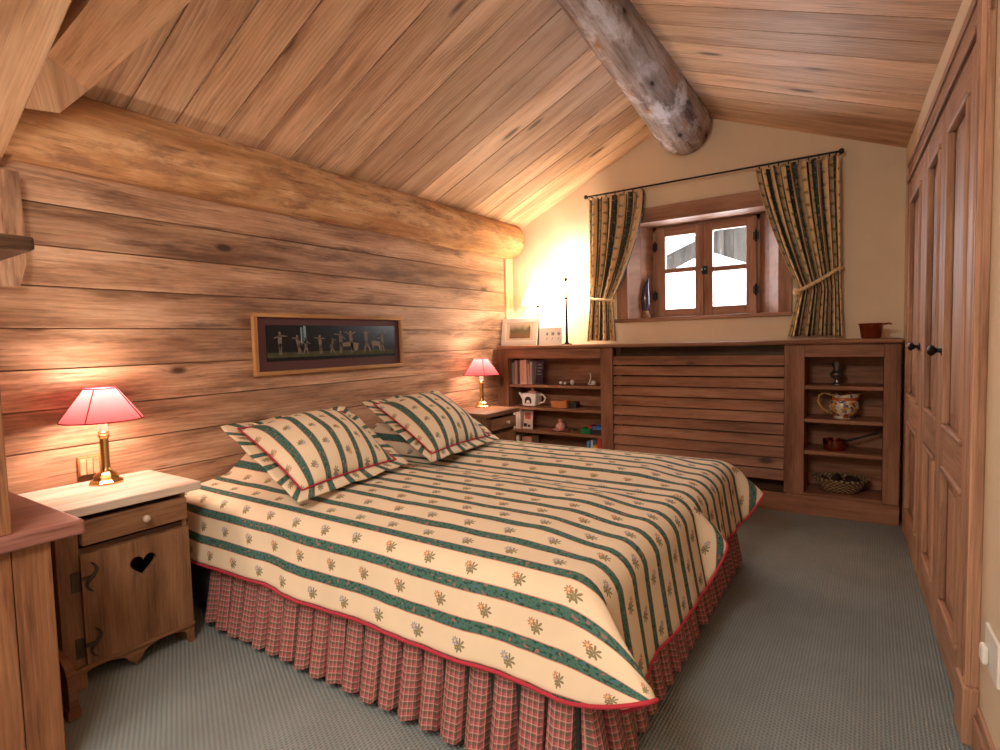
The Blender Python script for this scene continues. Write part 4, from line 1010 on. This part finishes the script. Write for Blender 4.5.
for k in range(4):
    m = MB(); z = .90 + .028 * k; m.box(-2.468, -2.418 - .01 * (k % 2), 4.2435, 4.245, z, z + .009, fn=lambda x, y, z: (x + .12 * (z - .8185), y, z)); m.build('printed_line', M['mark'], q)
sm = None
for k, (x, y, r, lab) in enumerate(((-2.235, 4.27, .017, 'white pebble, leftmost of three on the top bookcase shelf'), (-2.185, 4.25, .015, 'white pebble, middle one of three on the top bookcase shelf'), (-2.125, 4.27, .020, 'white pebble, rightmost and tallest of three on the top bookcase shelf'))):
    m = MB(); m.lathe([(0, 0), (r * .6, 0), (r, r * .6), (r * .9, r * 1.2), (r * .5, r * (1.9 if k == 2 else 1.5)), (0, r * (2.0 if k == 2 else 1.6))], x, y, 12, .8185); one(m, 'pebble', M['porcelain'], lab, 'pebble', 'white pebbles on the shelf', smooth=True)
t = thing('figurine', (-1.93, 4.27, .8185), 'small curled white figurine at the right of the top bookcase shelf', 'figurine')
m = MB(); m.tube([(-1.975 + .02 * sin(a * 2.4), 4.27, .8245 + .095 * a) for a in [k / 12 for k in range(13)]], [.005 - .0002 * k for k in range(13)], 8); m.build('curl', M['porcelain'], t, smooth=True)
m = MB(); m.lathe([(0, 0), (.015, .002), (.022, .018), (.015, .034), (0, .040)], -1.93, 4.27, 14, .8185); m.build('ball', M['porcelain'], t, smooth=True)
m = MB(); m.tube([(-1.975, 4.27, .823), (-1.93, 4.27, .823)], .0042, 6); m.build('bar', M['porcelain'], t)

t = thing('teapot', (-2.53, 4.27, .621), 'square white teapot with a dark round emblem on the bookcase shelf', 'teapot')
tap = lambda x, y, z: (-2.53 + (x + 2.53) * (1 - .8 * (z - .621)), y, z)
m = MB(); m.box(-2.61, -2.455, 4.215, 4.335, .621, .735, fn=lambda x, y, z: (-2.533 + (x + 2.533) * (.86 + 1.2 * (z - .621)), y, z)); m.build('body', M['porcelain'], t, bevel=.012)
m = MB(); m.lathe([(.045, .114), (.047, .120), (.030, .130), (.008, .136), (.009, .145), (.014, .152), (.008, .164), (0, .166)], -2.525, 4.275, 18, .621); m.build('lid', M['pink'], t, smooth=True)
m = MB(); m.tube([(-2.60, 4.275, .665), (-2.635, 4.275, .70), (-2.665, 4.275, .735)], [.020, .014, .009], 10); m.build('spout', M['porcelain'], t, smooth=True)
m = MB(); m.tube([(-2.455, 4.275, .715), (-2.415, 4.275, .722), (-2.395, 4.275, .69), (-2.41, 4.275, .655), (-2.455, 4.275, .645)], .008, 8); m.build('handle', M['porcelain'], t, smooth=True)
m = MB(); arch = [(-2.572, .645), (-2.503, .645)] + [(-2.5375 + .0345 * cos(a), .672 + .034 * sin(a)) for a in [PI * k / 12 for k in range(13)]]
m.prism([arch], 4.2135, 4.2150, lambda a, b, c: (a, c, b)); m.build('emblem', M['dark'], t)
m = MB(); m.prism([[(-2.556, .650), (-2.519, .650), (-2.519, .662), (-2.53, .674), (-2.545, .674), (-2.556, .662)]], 4.2120, 4.2136, lambda a, b, c: (a, c, b)); m.build('emblem_centre', M['porcelain'], t)
m = MB(); m.box(-2.30, -2.15, 4.20, 4.30, .621, .682); one(m, 'wooden_box', M['orange'], 'orange brown wooden box on the bookcase shelf beside the teapot', 'box', bevel=.004)
m = MB(); m.box(-2.145, -2.075, 4.23, 4.31, .621, .672); one(m, 'dark_box', M['dark'], 'small black box right of the orange brown box', 'box', bevel=.004)
gB = 'books on the third bookcase shelf'
for x0, x1, h, c, lab in ((-2.690, -2.668, .175, (.70, .62, .50), 'cream book, leftmost on the third bookcase shelf'), (-2.660, -2.634, .175, (.74, .68, .60), 'white book second from left on the third bookcase shelf'), (-2.630, -2.612, .178, (.72, .64, .54), 'white thin book third from left on the third bookcase shelf')):
    book(x0, x1, 4.20, 4.36, .4145, h, bc('cover', c), lab, gB)
t = thing('booklet', (-2.56, 4.25, .4145), 'pale booklet with red and black cover standing on the third shelf', 'booklet')
bf = lambda x, y, z: (x, y + .12 * (z - .4145), z)
m = MB(); m.box(-2.604, -2.508, 4.23, 4.237, .4145, .590, fn=bf); q = m.build('cover', bc('cover', (.60, .48, .40)), t)
m = MB(); m.box(-2.590, -2.530, 4.2288, 4.23, .50, .56, fn=bf); m.build('red_print', bc('print', (.42, .10, .07)), q)
m = MB(); m.box(-2.598, -2.565, 4.2288, 4.23, .432, .462, fn=bf); m.box(-2.555, -2.53, 4.2288, 4.23, .432, .452, fn=bf); m.build('black_print', M['dark'], q)
t = thing('sugar_bowl', (-2.24, 4.26, .4145), 'pink lidded bowl on a saucer on the third bookcase shelf', 'bowl')
m = MB(); m.lathe([(0, 0), (.035, 0), (.068, .010), (.069, .013), (.035, .006), (0, .005)], -2.24, 4.26, 24, .4145); m.build('saucer', M['pink'], t, smooth=True)
m = MB(); m.lathe([(0, .006), (.025, .006), (.042, .022), (.044, .040), (.036, .050)], -2.24, 4.26, 24, .4145); m.build('bowl', M['pink'], t, smooth=True)
m = MB(); m.lathe([(.038, .050), (.030, .062), (.012, .070), (.010, .076), (.022, .085), (.020, .098), (0, .102)], -2.24, 4.26, 24, .4145); m.build('lid', M['pink'], t, smooth=True)
m = MB(); m.lathe([(0, 0), (.024, 0), (.030, .010), (.024, .020), (.010, .024), (0, .024)], -2.135, 4.29, 16, .4145); one(m, 'round_item', M['dkiron'], 'small round dark tin right of the pink bowl', 'item', smooth=True)  # low dark disc beside the pink bowl
def slab(x0, x1, y0, y1, z0, z1, mat, name, label, cat, grp=None):
    m = MB(); m.box(x0, x1, y0, y1, z0, z1); return one(m, name, mat, label, cat, grp, bevel=.002)
slab(-2.02, -1.93, 4.19, 4.30, .4145, .459, M['green'], 'card_box', 'green card box at the right of the third bookcase shelf', 'box')
slab(-1.925, -1.82, 4.20, 4.32, .4145, .452, M['dark'], 'card_box', 'black card box right of the green box on the third shelf', 'box')
slab(-1.955, -1.925, 4.21, 4.30, .4595, .484, M['red'], 'card_pack', 'red pack lying on top of the green card box', 'pack')
slab(-1.918, -1.825, 4.21, 4.31, .4525, .480, M['blue'], 'card_pack', 'blue pack lying on top of the black card box', 'pack')
gC = 'books on the lowest bookcase shelf'
for x0, x1, h, c, ln, lab in ((-1.975, -1.952, .155, (.10, .28, .50), .10, 'pale blue leaning book on the lowest visible bookcase shelf'), (-1.935, -1.915, .165, (.45, .55, .66), .06, 'blue and white book second in the colourful row'), (-1.905, -1.872, .125, (.70, .40, .05), 0, 'short yellow book in the colourful row on the lowest shelf'), (-1.865, -1.835, .180, (.50, .05, .04), 0, 'red book at the right end of the colourful low row')):
    book(x0, x1, 4.19, 4.33, .2005, h, bc('cover', c), lab, gC, lean=ln)
for x0, x1, h, lab in ((-2.69, -2.665, .165, 'white book, leftmost on the lowest visible bookcase shelf'), (-2.66, -2.63, .158, 'white book, right one of the pair at the low left')):
    book(x0, x1, 4.20, 4.34, .2005, h, bc('cover', (.72, .66, .56)), lab, gC)
slab(-2.60, -2.50, 4.20, 4.33, .2005, .35, bc('carton', (.42, .25, .17)), 'carton', 'brownish carton next to the white books on the lowest shelf', 'box')

# ------------------------------------------------------------------ light
w = bpy.data.worlds.new('sky'); scene.world = w; w.use_nodes = True
bg = w.node_tree.nodes['Background']; bg.inputs[0].default_value = (.80, .90, 1.0, 1); bg.inputs[1].default_value = 3.5
def area(name, loc, rot, sx, sy, watts, col):
    l = bpy.data.lights.new(name, 'AREA'); l.shape = 'RECTANGLE'; l.size = sx; l.size_y = sy; l.energy = watts; l.color = col
    o = bpy.data.objects.new(name, l); COL.objects.link(o); o.location = loc; o.rotation_euler = rot; return o
point('fill_light', (-.75, -.35, 2.25), 46, (1.0, .92, .83), .22)  # soft fill added above the viewer, unseen, no fixture there
area('fill_light', (-1.0, -1.4, 2.4), (math.radians(0), 0, 0), 1.4, 1.2, 32, (1.0, .93, .85))  # second added fill, overhead behind the viewer, out of view
area('window_daylight', (-1.14, 4.80, 1.75), (math.radians(-90), 0, 0), 0.75, 0.65, 14, (.82, .91, 1.0))
vs = scene.view_settings
vs.view_transform = 'Standard'; vs.look = 'None'; vs.gamma = 1.0; vs.exposure = 0.98
try: vs.use_curve_mapping = False
except Exception: pass
